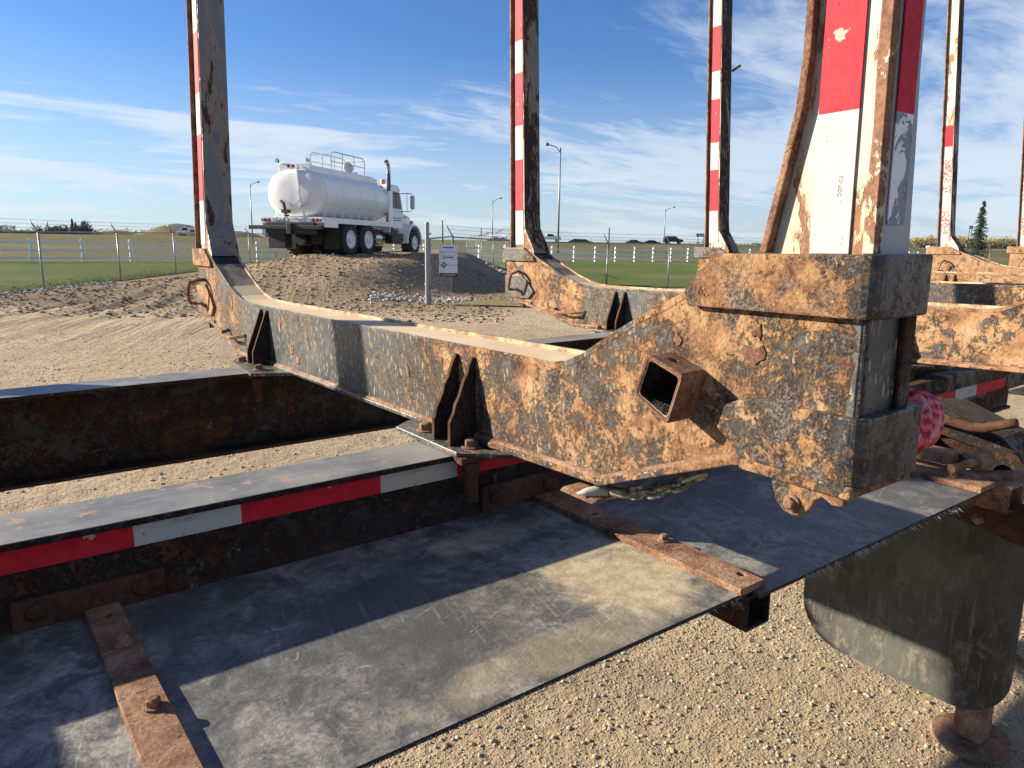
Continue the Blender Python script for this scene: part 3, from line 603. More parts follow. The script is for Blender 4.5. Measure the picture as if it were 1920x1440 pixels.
for a, b, zt, zb, y0 in ((.08, .15, -.7255, -.800, .85), (1.203, 1.284, -.7255, -.806, .826), (2.39, 2.49, -.715, -.795, .77)):
    m = MB(); t = .006
    def rr(y, i): return [(a + i, y, zb + i), (b - i, y, zb + i), (b - i, y, zt - i), (a + i, y, zt - i)]
    m.loft([rr(1.53, 0), rr(y0, 0), rr(y0, t), rr(1.50, t)], 0, caps=True)
    tb('support_tube', m, M['shaderust'] if b < 2 else M['brown'], T1, ((a + b) / 2, y0, zb), bevel=.0025)
# --- mud flap on its bracket
def rrect(y0, y1, z0, z1, r, n=8):
    P = [(y1, z1), (y0, z1)]
    P += [(y0 + r - r * math.cos(t * math.pi / 2 / n), z0 + r - r * math.sin(t * math.pi / 2 / n)) for t in range(n + 1)]
    P += [(y1 - r + r * math.sin(t * math.pi / 2 / n), z0 + r - r * math.cos(t * math.pi / 2 / n)) for t in range(n + 1)]
    return P
m = MB(); pts = rrect(.715, 1.430, -1.515, -.800, .17)
m.prism(pts, 'x', 2.440, 2.450)
fl = tb('mud_flap', m, M['flap'], T1, (2.44, 1.07, -1.15), bevel=.001)
m = MB(); m.prism([(.715, -.765), (1.46, -.765), (1.46, -.80), (1.10, -.83), (.715, -.90)], 'x', 2.424, 2.4395); fb = tb('flap_bracket', m, M['shadebrown'], T1, (2.43, 1.1, -.8), bevel=.002)
tb('bolt', hexb((2.424, .86, -.845), (-1, 0, 0), .013, .009), M['brown'], fb, (2.424, .86, -.845)); tb('bolt', hexb((2.424, 1.3, -.79), (-1, 0, 0), .013, .009), M['brown'], fb, (2.424, 1.3, -.79))
# --- landing leg with sand shoe
m = MB(); m.box((3.08, .975, -2.03), (3.18, 1.085, -.86)); lg = tb('landing_leg', m, M['brown'], T1, (3.13, 1.03, -2.05), bevel=.006)
m = MB(); prof = [(math.cos(t) * .158 + 3.135, math.sin(t) * .150 + 1.03) for t in np.linspace(0, 2 * math.pi, 28, endpoint=False)]
m.loft([[(x, y, -2.052) for x, y in prof], [(x, y, -2.040) for x, y in prof], [(3.135 + (x - 3.135) * .96, 1.03 + (y - 1.03) * .96, -2.036) for x, y in prof]]); tb('sand_shoe', m, M['brown'], lg, (3.13, 1.03, -2.05))
m = MB(); m.tube([(3.12, .80, -1.62), (3.0, .86, -1.56), (3.02, .95, -1.52)], .018, 8); tb('foot_pin', m, M['brown'], lg, (3.1, .9, -1.6))
# --- hitch and suspension pieces behind the big bunk end
H1 = ORI[T1.name]
m = MB(); m.prism([(1.36, -.60), (1.15, -.585), (.945, -.66), (.90, -.70), (.90, -.84), (.97, -.84), (.97, -.72), (1.20, -.68), (1.36, -.72)], 'x', 2.78, 3.0); arm = tb('hanger_arm', m, M['shaderust'], T1, (2.9, 1.1, -.7), bevel=.006)
m = MB(); m.prism([(.915 + .062 * math.cos(t), -.775 + .085 * math.sin(t)) for t in np.linspace(0, 2 * math.pi, 26, endpoint=False)], 'x', 2.745, 2.775); o = tb('eye_plate', m, M['shaderust'], T1, (2.76, .915, -.775))
c = MB(); c.cyl((-.1, 0, 0), (1, 0, 0), .026, .2, 20); cut(o, c)
m = MB(); m.cyl((2.9, 1.62, -.755), (0, -1, 0), .070, .72, 24); tb('equaliser_tube', m, M['shaderust'], T1, (2.9, 1.2, -.76), smooth=True)
m = MB(); m.tube([(2.66, 1.28, -.570), (2.66, 1.17, -.585), (2.66, 1.05, -.607), (2.66, 1.00, -.613), (2.66, .96, -.608), (2.66, .90, -.582), (2.66, .868, -.572)], .0165, 14); tb('bent_pipe', m, M['shadebrown'], T1, (2.66, 1.07, -.6), smooth=True)
m = MB(); m.box((2.395, .95, -.690), (2.465, 1.53, -.650)); tb('cross_member', m, M['brown'], T1, (2.43, 1.2, -.66), bevel=.005)
m = MB(); m.cyl((2.30, .905, -.672), (1, -.09, .02), .0135, .17, 12); m.cyl((2.43, .893, -.668), (1, -.09, .02), .030, .062, 18); m.cyl((2.495, .888, -.667), (1, -.09, .02), .021, .028, 6); tb('hinge_pin', m, M['brown'], T1, (2.4, .9, -.67), bevel=.002)
m = MB(); m.prism([(2.42, .93), (2.60, .79), (2.60, .75), (2.54, .75), (2.38, .87)], 'z', -.742, -.700); tb('hinge_bracket', m, M['brown'], T1, (2.45, .85, -.72), bevel=.003)
m = MB(); m.box((2.9, 1.62, -1.05), (3.6, 1.66, -.62)); m.box((3.0, 1.40, -.72), (4.5, 1.5, -.58)); tb('rear_cross_beam', m, M['shaderust'], T1, (3.3, 1.6, -.8), bevel=.004)
for a, b, c in ((3.20, 3.50, 'red'), (3.50, 3.72, 'white'), (3.72, 4.05, 'red')):
    m = MB(); m.box((a, 1.3960, -.700), (b, 1.3995, -.648)); tb(c + '_tape', m, M[c], T1, (a, 1.4, -.7))
m = MB(); m.box((3.45, 1.71, -.80), (3.60, 3.16, -.62)); tb('cross_member', m, M['shaderust'], T1, (3.5, 2.4, -.8), bevel=.004)
m = MB(); m.box((-2.3, 1.71, -.80), (-2.15, 3.16, -.62)); tb('cross_member', m, M['shaderust'], T1, (-2.2, 2.4, -.8), bevel=.004)

# --- one bunk, then its copies
Top = [(.53, -.020), (.795, -.020), (.853, -.079), (.902, -.106), (.968, -.136), (1.025, -.168), (1.087, -.202), (1.140, -.233), (1.185, -.252), (1.235, -.262), (1.32, -.264), (2.2, -.271), (3.45, -.282), (3.62, -.280), (3.72, -.275), (3.83, -.257), (3.97, -.213), (4.10, -.160), (4.24, -.104), (4.41, -.024), (4.665, -.022)]
Bot = [(4.665, -.405), (4.50, -.410), (4.16, -.484), (3.83, -.553), (3.05, -.533), (1.80, -.510), (1.06, -.486), (.722, -.352), (.53, -.352)]
WX = .142
OB = Vector((1, 2.6, -.51))
def make_bunk(T, mat_main):
    m = MB(); poly = Top + Bot; n_ = len(poly); X0, X1 = 1.0, 1.0 + WX
    vs = [(X0, y, z) for y, z in poly] + [(X1, y, z) for y, z in poly]; fs = [tuple(range(n_)), tuple(range(2 * n_ - 1, n_ - 1, -1))]; mi = [0, 0]
    for i in range(n_):
        fs.append((i, i + n_, (i + 1) % n_ + n_, (i + 1) % n_)); mi.append(1 if i < len(Top) - 1 else 0)
    m.v = vs; m.f = fs; m.m = mi
    b = tb('bunk', m, [mat_main, M['bunktop']], T, OB, bevel=.0022)
    def part(nm, mb, mt, org=None, **kw): return tb(nm, mb, mt, b, org or OB, **kw)
    # top wear plate with raised weld ridges at both edges
    for nm, xa, xb, hh in (('weld_bead', X0 - .001, X0 + .006, .0035), ('back_lip', X1 - .002, X1 + .008, .010)):
        k = MB(); rings = []
        for i, (y, z) in enumerate(Top[1:-1]):
            j = .0012 * math.sin(i * 3.7); rings.append([(xa, y, z - .012), (xb, y, z - .012), (xb, y, z + hh + j), (xa, y, z + hh + j)])
        k.loft(rings); part(nm, k, M['lip'] if nm == 'back_lip' else mat_main, bevel=.001)
    # bottom flange following the belly
    k = MB(); P = [(4.56, -.405), (4.50, -.410), (4.16, -.484), (3.83, -.553), (3.05, -.533), (1.80, -.510), (1.06, -.486), (.722, -.352)]
    rings = [[(X0 - .013, y, z - .0005), (X1 + .012, y, z - .0005), (X1 + .012, y, z - .0155), (X0 - .013, y, z - .0155)] for y, z in P]; k.loft(rings)
    part('bottom_flange', k, mat_main, bevel=.003)
    k = MB(); rings = [[(X0 - .005, y, z + .006), (X0 + .002, y, z + .009), (X0 + .002, y, z - .001), (X0 - .009, y, z - .001)] for y, z in P]; k.loft(rings); part('bottom_weld', k, M['brown'])
    # end collars
    def collar(levels, yo, xa, xb, r, rev, nm):
        k = MB(); rings = []
        for z, yi in levels:
            s_ = 1 if not rev else -1; ring = [(xa, yi, z), (xb, yi, z)]
            for t in range(6): a = t * math.pi / 10; ring.append((xb - r + r * math.cos(a), yo + s_ * (r - r * math.sin(a)), z))
            for t in range(6): a = t * math.pi / 10; ring.append((xa + r - r * math.sin(a), yo + s_ * (r - r * math.cos(a)), z))
            rings.append(ring)
        k.loft(rings); return part(nm, k, M['scab'] if nm.startswith('far') else M['collar'], (1.07, yo, levels[0][0]), bevel=.003)
    collar([(-.104, .838), (-.080, .846), (-.062, .834), (-.013, .785)], .507, .980, 1.162, .030, False, 'end_collar')
    collar([(-.356, .718), (-.340, .724), (-.296, .783), (-.280, .776), (-.256, .728), (-.248, .705)], .509, .986, 1.187, .030, False, 'lower_collar')
    k = MB(); k.prism([(.722, -.352), (.515, -.352), (.519, -.372), (.712, -.372)], 'x', .985, 1.17); part('lower_collar_foot', k, M['scab'], bevel=.003)
    k = MB(); k.box((.998, .522, -.249), (1.012, .5298, -.104)); part('end_stiffener', k, M['shaderust'], bevel=.003)
    k = MB(); k.box((1.105, .520, -.249), (1.140, .5298, -.104)); part('end_stiffener', k, M['shaderust'], bevel=.003)
    collar([(-.119, 4.285), (-.085, 4.30), (-.018, 4.42)], 4.720, .982, 1.165, .022, True, 'far_end_collar')
    # hanging lug with bolt
    k = MB(); pl_ = [(.655, -.3725), (.648, -.385), (.640, -.402), (.628, -.413), (.612, -.416), (.596, -.411), (.586, -.398), (.580, -.386), (.570, -.379), (.555, -.386), (.540, -.384), (.530, -.3725)]
    pl_ = [(y if z > -.373 else .613 + (y - .613) * 1.12, z if z > -.373 else -.3725 + (z + .3725) * 1.22) for y, z in pl_]; k.prism(pl_, 'x', .993, 1.007); lug = part('hanging_lug', k, M['scab'], (1, .61, -.39), bevel=.002)
    part('lug_bolt', hexb((.993, .6135, -.404), (-1, 0, 0), .0105, .008), M['brown'], (.993, .61, -.4), bevel=.001)
    k = MB(); k.cyl((.985, .720, -.357), (1, 0, 0), .010, .03, 12); part('weld_knob', k, M['brown'], (1, .72, -.357))
    # square socket tube
    k = MB(); q_ = [(.885, -.191), (.799, -.219), (.829, -.312), (.915, -.272)]; cy_ = sum(p[0] for p in q_) / 4; cz_ = sum(p[1] for p in q_) / 4
    def sq(x, f, r=.18):
        out = []
        for i in range(4):
            p0 = Vector(q_[i - 1]); p1 = Vector(q_[i]); p2 = Vector(q_[(i + 1) % 4]); c_ = Vector((cy_, cz_))
            p0, p1, p2 = [c_ + (p - c_) * f for p in (p0, p1, p2)]; a_ = p1 + (p0 - p1) * r * .5; b_ = p1 + (p2 - p1) * r * .5
            for t in (0, .5, 1): pt = a_ * (1 - t) ** 2 + p1 * 2 * t * (1 - t) + b_ * t * t; out.append((x, pt.x, pt.y))
        return out
    k.loft([sq(1.002, 1.0), sq(.936, 1.0), sq(.934, .97), sq(.936, .885), sq(1.002, .885), sq(1.002, 1.0)], caps=False); stube = part('socket_tube', k, M['brown'], (.97, cy_, cz_))
    k = MB(); k.loft([sq(1.0, .875), sq(.938, .875), sq(.9365, .85), sq(.938, .80), sq(1.13, .80)], caps=False); k.m = [0] * len(k.f); k.m[-12:] = [1] * 12; part('socket_liner', k, [M['brown'], M['shaderust']], (.97, cy_, cz_))  # inner walls darkened: shade of the recess put into their colour
    cc = MB(); cc.loft([[tuple((Vector(p) - OB) * S) for p in sq(.95, .84)], [tuple((Vector(p) - OB) * S) for p in sq(1.137, .84)]]); cut(b, cc)
    bv = b.modifiers.new('bevel', 'BEVEL'); bv.width = .0022; bv.segments = 2; bv.limit_method = 'ANGLE'; bv.angle_limit = R(35)
    if True:
        c = MB(); c.cyl(((.968 - .97) * S, (.845 - cy_) * S, 0), (0, .15, 1), .0075, .06, 14); cut(stube, c)
    # gusset pairs, mounting plates, bolts
    for ys, zt, zb in (((1.556, 1.640), -.290, -.520), ((3.325, 3.412), -.296, -.545)):
        for i, y in enumerate(ys):
            k = MB(); pr = [(1.0, zt)]; a0 = Vector((.992, zt + .002)); a1 = Vector((.922, zb + .068)); rag = .0022 if ys[0] < 2 else .0006
            for t in np.linspace(0, 1, 9): p = a0.lerp(a1, t); pr.append((p.x + rag * math.sin(t * 31 + i * 2), p.y))
            pr += [(.919, zb + .058), (.918, zb), (1.0, zb)]
            k.prism(pr, 'y', y, y + .0145); k.m = [1, 1] + [0] * (len(k.f) - 2); part('gusset', k, [M['shadebrown'], M['shaderust']], (1, y, zb), bevel=.0022)  # flat faces coloured near black to stand for their shade, edges browner
    k = MB(); k.prism([(.900, 1.835), (.905, 1.505), (1.045, 1.375), (1.155, 1.375), (1.155, 1.86), (.96, 1.88)], 'z', -.5335, -.520); part('mounting_plate', k, M['plate'], (1, 1.6, -.53), bevel=.002)
    k = MB(); k.prism([(.868, 3.52), (.846, 3.12), (.99, 3.04), (1.16, 3.04), (1.16, 3.56), (.93, 3.58)], 'z', -.5585, -.545); part('mounting_plate', k, M['plate'], (1, 3.3, -.55), bevel=.002)
    for c_, z in (((.962, 1.522), -.520), ((.948, 1.742), -.520), ((.905, 3.195), -.545), ((.91, 3.48), -.545)):
        part('hex_bolt', hexb((*c_, z), (0, 0, 1), .0195, .0175), M['brown'], (*c_, z), bevel=.0015)
        k = MB(); k.cyl((c_[0], c_[1] - .0, z - .0136), (0, 0, -1), .026, .03, 16); k.cyl((c_[0], c_[1], z - .04), (0, 0, -1), .014, .085, 12)
        if c_[1] in (1.522, 3.195):
            k = MB(); x_, y_ = c_[0] - .02, c_[1] - .028; k.box((x_ - .035, y_ - .012, z - .030), (x_ + .045, y_ + .03, z - .014)); k.cyl((x_, y_, z - .03), (0, 0, -1), .024, .034, 14); k.cyl((x_, y_, z - .06), (0, 0, -1), .019, .075, 12)
        part('clamp_stud', k, M['shadebrown'], (*c_, z - .02))
    # far end handle loop, lug plate, small step
    k = MB(); lp = [(.998, 4.50, -.200), (.955, 4.455, -.198), (.905, 4.46, -.212), (.895, 4.47, -.240), (.90, 4.50, -.315), (.915, 4.515, -.335), (.96, 4.47, -.335), (.998, 4.44, -.365)]
    k.tube(lp, .0105, 8); part('handle_loop', k, M['brown'], (1, 4.5, -.3))
    k = MB(); k.prism([(4.665, -.235), (4.46, -.225), (4.36, -.285), (4.30, -.345), (4.36, -.400), (4.50, -.404), (4.665, -.400)], 'x', .984, .9995); part('lug_plate', k, M['scab'], (1, 4.5, -.33), bevel=.002)
    k = MB(); k.tube([(.998, 4.04, -.455), (.955, 4.02, -.462), (.938, 3.95, -.47), (.945, 3.80, -.468), (.998, 3.72, -.452)], .0095, 6); part('hook_bar', k, M['brown'], (1, 3.9, -.46))
    k = MB(); k.box((.99, 4.33, -.447), (1.13, 4.60, -.421)); k.cyl((1.0, 4.44, -.447), (0, 0, -1), .02, .03, 8); part('end_bracket', k, M['scab'], (1, 4.5, -.44), bevel=.002)
    return b
bunk1 = make_bunk(T1, M['bunk'])
# flakes of scale standing off the near face
def flake(y, z, w_, h_, seed):
    rnd = random.Random(seed); k = MB(); pts = []
    for i in range(11):
        a = i / 11 * 2 * math.pi; r = rnd.uniform(.40, 1.15); pts.append((y + w_ * r * math.cos(a), z + h_ * r * math.sin(a)))
    n_ = 11; k.loft([[(.9998, p[0], p[1]) for p in pts], [(.9978, y + (p[0] - y) * .95, z + (p[1] - z) * .95) for p in pts], [(.9968, y + (p[0] - y) * .6, z + (p[1] - z) * .6) for p in pts]])
    return k
for (y, z, a, b_, sd_) in ((.703, -.137, .009, .020, 1), (.706, -.176, .024, .022, 2), (.872, -.166, .012, .016, 4), (3.16, -.345, .020, .045, 5), (3.02, -.440, .025, .03, 6), (2.95, -.48, .040, .030, 7), (3.95, -.30, .03, .05, 10), (1.94, -.38, .014, .022, 12)):
    tb('rust_scale', flake(y, z, a, b_, sd_), M['brown'], bunk1, (1, y, z))

# --- stakes
def stake(T, X0, near, mats, tapes, lean, y_shift=0):
    ht = 2.9 if X0 < 4 else 4.6; O_ = Vector((X0, .62 if near else 4.5, -.02)); lx, ly = lean
    def ring(z, yo, yi, x0, x1): return [(X0 + x0 + lx * (z + .02), yo + ly * (z + .02), z), (X0 + x0 + lx * (z + .02), yi + ly * (z + .02), z), (X0 + x1 + lx * (z + .02), yi + ly * (z + .02), z), (X0 + x1 + lx * (z + .02), yo + ly * (z + .02), z)]
    if near: rg = [ring(-.06, .534, .703, .018, .125), ring(-.012, .534, .700, .018, .122), ring(.150, .535, .665, .018, .115), ring(.25, .536, .652, .018, .110), ring(ht, .545, .640, .018, .105)]
    else: rg = [ring(-.06, 4.572, 4.315, .006, .158), ring(-.02, 4.570, 4.330, .006, .158), ring(.13, 4.567, 4.43, .006, .158), ring(.25, 4.567, 4.437, .006, .158), ring(ht, 4.56, 4.455, .008, .150)]
    k = MB(); k.loft(rg); k.m = [1] * len(k.f); 
    for r_ in range(4): k.m[r_ * 4] = 0
    st = tb('stake', k, mats, T, O_, bevel=.0025)
    def P(x, y, z): return (X0 + x + lx * (z + .02), y + ly * (z + .02), z)
    k = MB(); rings = []
    if near: path = [(-.012, .700), (.13, .668), (.20, .652), (.28, .645), (ht, .632)]; x0, x1 = .002, .03
    else: path = [(-.018, 4.574), (.15, 4.571), (ht, 4.565)]; x0, x1 = -.022, .04
    for z, y in path: rings.append([P(x0, y, z), P(x1, y, z), P(x1, y + .013, z), P(x0, y + .013, z)])
    k.loft(rings); tb('edge_flange', k, M['brown'], st, O_, bevel=.0018)
    if near:
        k = MB(); rings = []
        for i in range(34):
            z = -.012 + i * (ht + .012) / 33; j = .0015 * math.sin(i * 2.3); yy = .534 + .011 * (z / ht)
            rings.append([P(.014, yy + .014 + j, z), P(.013, yy - .002, z), P(.030, yy - .004, z), P(.034, yy + .01, z), P(.0178, yy + .017 + j, z)])
        k.loft(rings); tb('corner_ridge', k, M['ridge'], st, O_, bevel=.001)
    for (z0, z1, c, side) in tapes:
        k = MB(); j = .002 if near else .002
        if side == 'f':
            def yy(z): return (.570 + .004 * z, .632 + .004 * z) if near else (4.452 + .0 * z, 4.552)
            xx = (.016 if near else .004); t = .0015
            a, b_ = yy(z0), yy(z1)
            if not near and z0 < .2: a = (4.44, 4.545)
            Q = [P(xx - t, a[0], z0), P(xx - t, a[1], z0), P(xx - t, b_[1], z1), P(xx - t, b_[0], z1)]; Qb = [P(xx + .001, a[0], z0), P(xx + .001, a[1], z0), P(xx + .001, b_[1], z1), P(xx + .001, b_[0], z1)]
        else:
            y_ = .532; xs = (.044, .092)
            Q = [P(xs[0], y_ + .01 * max(z0, 0) / ht - .0008, z0), P(xs[1], y_ + .01 * max(z0, 0) / ht - .0008, z0), P(xs[1], y_ + .01 * z1 / ht - .0008, z1), P(xs[0], y_ + .01 * z1 / ht - .0008, z1)]
            Qb = [(p[0], p[1] + .0017, p[2]) for p in Q]
        k.loft([Qb, Q]); mt = [M[c]]
        if near and side == 'f' and c == 'white' and z0 < .1:
            mt.append(M['ink']); Mx = Matrix.Translation(P(.0138, .590, .085)) @ Matrix.Rotation(R(-90), 4, 'Z') @ Matrix.Rotation(R(90), 4, 'X') @ Matrix.Rotation(R(90), 4, 'Z')
            merge(k, text_mb('DOT-C2', .0082, Mx, 1))
        nm = {'red': 'red_tape', 'white': 'white_tape', 'peeled': 'peeling_tape', 'wornred': 'worn_red_tape'}[c]
        tb(nm, k, mt, st, O_, fix=False)
    return st
M['ridge'] = mat('flaking_rust_ridge', chip_fn((.46, .38, .27), 1.15, (.105, .050, .030), .6))
nt = [(-.012, .190, 'white', 'f'), (.190, .52, 'red', 'f'), (.52, .74, 'white', 'f'), (.74, 1.07, 'red', 'f'), (.03, .184, 'peeled', 's'), (.184, .55, 'red', 's'), (.55, .8, 'white', 's')]
ft = [(.005, .255, 'white', 'f'), (.255, .628, 'red', 'f'), (.628, .860, 'white', 'f'), (.860, 1.20, 'red', 'f'), (1.20, 1.45, 'white', 'f'), (1.45, 1.85, 'red', 'f')]
ft2 = [(.005, .261, 'white', 'f'), (.261, .642, 'red', 'f'), (.642, .893, 'white', 'f'), (.893, 1.282, 'red', 'f'), (1.282, 1.516, 'white', 'f'), (1.516, 1.9, 'red', 'f'), (1.9, 2.2, 'white', 'f')]
ft3 = [(.02, .322, 'white', 'f'), (.322, .703, 'red', 'f'), (.703, .954, 'white', 'f'), (.954, 1.351, 'red', 'f'), (1.351, 1.605, 'white', 'f'), (1.605, 2.01, 'red', 'f'), (2.01, 2.3, 'white', 'f')]
ft4 = [(.02, .139, 'white', 'f'), (.139, .449, 'wornred', 'f'), (.449, .68, 'white', 'f'), (.68, 1.12, 'wornred', 'f'), (1.12, 1.287, 'white', 'f'), (1.287, 1.557, 'red', 'f')]
LEAN = (.063, .094); LN = (.02, .02)
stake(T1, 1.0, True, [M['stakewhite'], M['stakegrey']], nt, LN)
M['stakeshadeside'] = mat('shaded_grey_side', chip_fn((.15, .155, .16), .56, (.026, .014, .011), .22))  # side of the far stake, its shade put into the grey
stake(T1, 1.0, False, [M['stakewhite'], M['stakeshadeside']], ft, LEAN)
stake(T1, 3.3, False, [M['stakewhite'], M['stakeshade']], ft2, LEAN); stake(T1, 3.3, True, [M['stakewhite'], M['stakegrey']], nt, LN)
stake(T1, -1.09, False, [M['stakewhite'], M['stakeshade']], ft, LEAN)
stake(T2, 5.6, False, [M['stakewhite'], M['stakeshade']], ft3, LEAN)
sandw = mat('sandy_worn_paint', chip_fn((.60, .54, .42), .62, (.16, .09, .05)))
for X0 in (10.38, 13.05): stake(T2, X0, False, [sandw, M['stakeshade']], ft4, LEAN)
# slot hole near the top of a stake and a stub on another
m = MB(); m.cyl((5.6 + .155 + .12, 4.60, 1.62), (.8, -.3, .55), .012, .10, 8); tb('peg', m, M['brown'], T2, (5.8, 4.6, 1.6))

def place_bunk(T, X0, mt=None, drop_near=False):
    def fn(o, c):
        if mt is None or c.type != 'MESH': return
        c.data = c.data.copy()
        for i, mm in enumerate(c.data.materials):
            if mm in (M['bunk'], M['collar'], M['plate'], M['scab']) or (mt is M['bunk3'] and mm in (M['brown'],)): c.data.materials[i] = mt
    c = copy_tree(bunk1, T, fn)
    for ch in list(c.children):
        if ch.name.startswith('rust_scale'): bpy.data.objects.remove(ch)
    c.location = (Vector((X0, OB.y, OB.z)) - ORI[T.name]) * S; return c
place_bunk(T1, -.955); place_bunk(T1, 3.3, M['bunk2']); place_bunk(T2, 5.6, M['bunk2'])
place_bunk(T2, 8.0, M['bunk3']); place_bunk(T2, 10.38, M['bunk3']); place_bunk(T2, 13.05, M['bunk3'])

# --- rope coil hung behind the bunk end
def w1(p): return EYE + TILT @ (Vector(p) * S)
def loose(name, label, cat_, base):
    o = empty(name, (0, 0, 0), label=label, cat=cat_); o.matrix_world = Matrix.Translation(w1(base)) @ TILT.to_4x4(); ORI[o.name] = Vector(base); return o
rp = loose('rope', 'red and pink braided rope coiled and hung behind the near end of the rusty bunk', 'rope', (1.28, .575, -.42))
for i in range(9):
    k = MB(); cx_, cz_ = 1.235 + .007 * i, -.302 + random.uniform(-.004, .004); a_ = .050 - .0026 * abs(i - 4) ; ry = .036 - .0015 * i; P = []
    for t in range(40):
        u = t / 40 * 2 * math.pi; P.append((cx_ + .002 * math.sin(3 * u), .583 - .003 * i + ry * math.cos(u), cz_ + a_ * math.sin(u) * 1.05))
    k.tube(P, .0078, 8, closed=True); tb('rope_loop', k, M['rope'], rp, (1.28, .575, -.32), smooth=True)
# --- chain with hook slung under the beam
ch_ = loose('chain', 'dull zinc chain with a grab hook slung under the near sloping belly of the bunk', 'chain', (1.045, .99, -.52))
def linkmb(c, ax, up, a=.024, b=.0115, r=.0055):
    c = Vector(c); ax = Vector(ax).normalized(); up = Vector(up); up = (up - ax * up.dot(ax)).normalized(); P = []
    for t in range(20):
        u = t / 20 * 2 * math.pi; P.append(c + ax * (a - b) * (1 if math.cos(u) > 0 else -1) + ax * b * math.cos(u) + up * b * math.sin(u))
    k = MB(); k.tube(P, r, 7, closed=True); return k
pth = [Vector((1.045, 1.000, -.512)), Vector((1.045, .968, -.500)), Vector((1.045, .935, -.486)), Vector((1.045, .903, -.468)), Vector((1.045, .872, -.450)), Vector((1.05, .842, -.432))]
for i in range(len(pth) - 1):
    c_ = (pth[i] + pth[i + 1]) / 2; tb('chain_link', linkmb(c_, pth[i + 1] - pth[i], (0.5, 0, 1) if i % 2 else (1, 0, -.3), .0235), M['chain'], ch_, c_, smooth=True)
k = MB(); k.tube([(1.045, .998, -.512), (1.045, 1.03, -.521), (1.045, 1.07, -.530), (1.045, 1.095, -.533)], [.009, .011, .013, .010], 10); tb('hook_shank', k, M['chain'], ch_, (1.045, 1.04, -.52), smooth=True)
k = MB(); k.tube([(1.040, 1.085, -.533), (1.02, 1.098, -.531), (1.0, 1.110, -.532), (.98, 1.120, -.534)], [.010, .0135, .010, .002], 10); tb('hook_tip', k, M['fray'], ch_, (1.03, 1.11, -.53), smooth=True)
k = MB(); k.cyl((1.045, 1.002, -.525), (0, .25, 1), .0135, .028, 12); tb('hook_pin', k, M['chain'], ch_, (1.045, 1.0, -.51))
m = MB(); m.prism([(.985, -.548), (1.06, -.548), (1.06, -.540), (1.0, -.540)], 'y', 1.075, 1.19); m.box((1.045, 1.075, -.55), (1.06, 1.10, -.497)); tb('hook_bracket', m, M['brown'], T1, (1.03, 1.12, -.55), bevel=.003)
#PART3
# ------------------------------------------------------------------ fences
def hz(x, y): return float(H(x, y))
def pos(l, d, dz=0): x, y = W(l, d); return Vector((x, y, hz(x, y) + dz))
def px(p, d): return (p - 960) / 1356.0 * d                        # sideways metres of a picture column at a depth
def chainlink(pts, label, ht=1.80, arm=(0, 0), wires=True, sp=.075, group='chain-link fences round the lot', postr=.030, barbs=3):
    base = pts[0].copy(); o = empty('chain_link_fence', base, label=label, cat='fence', group=group)
    def B(nm, mb, mt, kind=None, smooth=False): q = build(nm, mb, mt, o, (0, 0, 0), 1, kind=kind, smooth=smooth, fix=False); q.data.transform(Matrix.Translation(-base)); q.location = (0, 0, 0); return q
    av = Vector((arm[0], arm[1], 0))
    for p in pts:
        k = MB(); k.tube([p + Vector((0, 0, -.2)), p + Vector((0, 0, ht + .02))], postr, 8)
        if av.length > 0: k.tube([p + Vector((0, 0, ht + .01)), p + av * .30 + Vector((0, 0, ht + .36))], postr * .75, 6)
        B('post', k, M['galv'], smooth=True)
    for a, b in zip(pts[:-1], pts[1:]):
        k = MB(); k.tube([a + Vector((0, 0, ht)), b + Vector((0, 0, ht))], .021, 6); B('top_rail', k, M['galv'], smooth=True)
    if barbs:
        for j in range(barbs):
            f = (j + 1) / barbs; k = MB()
            for a, b in zip(pts[:-1], pts[1:]):
                k.tube([a + av * .30 * f + Vector((0, 0, ht + .36 * f)), (a + b) / 2 + av * .30 * f + Vector((0, 0, ht + .36 * f - .02)), b + av * .30 * f + Vector((0, 0, ht + .36 * f))], .0045, 3)
                L = (b - a).length; n_ = int(L / .16)
                for i in range(n_):
                    c_ = a.lerp(b, (i + .5) / n_) + av * .30 * f + Vector((0, 0, ht + .36 * f - .012)); k.add([c_ + Vector((0, 0, .022)), c_ + Vector((.006, 0, -.02)), c_ + Vector((-.006, .004, -.02))], [(0, 1, 2)])
            B('barbed_wire', k, M['wire'])
    k = MB(); r_ = .0032
    for a, b in zip(pts[:-1], pts[1:]):
        L = (b - a).length; u = (b - a) / L; nrm = Vector((-u.y, u.x, 0)).normalized()
        for sgn in (1, -1):
            s0 = -ht if sgn > 0 else 0; t = s0
            while t < (L if sgn > 0 else L + ht):
                # a diagonal that climbs ht over ht metres, clipped to the bay
                x0_, z0_, x1_, z1_ = t, 0.0, t + sgn * ht, ht
                if sgn > 0:
                    if x0_ < 0: z0_ -= x0_; x0_ = 0
                    if x1_ > L: z1_ -= x1_ - L; x1_ = L
                else:
                    if x0_ > L: z0_ += x0_ - L; x0_ = L
                    if x1_ < 0: z1_ += x1_; x1_ = 0
                if abs(x1_ - x0_) > .02:
                    def Q(s_, z_):
                        p_ = a + u * s_; zb_ = a.z + (b.z - a.z) * s_ / L; return Vector((p_.x, p_.y, zb_ + .02 + z_ * (ht - .02) / ht))
                    A, Bq = Q(x0_, z0_), Q(x1_, z1_); dr = (Bq - A).normalized(); sd_ = dr.cross(nrm) * r_
                    k.add([A + sd_, A - sd_ * .5 + nrm * r_, A - sd_ * .5 - nrm * r_, Bq + sd_, Bq - sd_ * .5 + nrm * r_, Bq - sd_ * .5 - nrm * r_], [(0, 1, 4, 3), (1, 2, 5, 4), (2, 0, 3, 5)])
                t += sp * 1.414
    B('wire_mesh', k, M['wire'], kind='stuff')
    return o
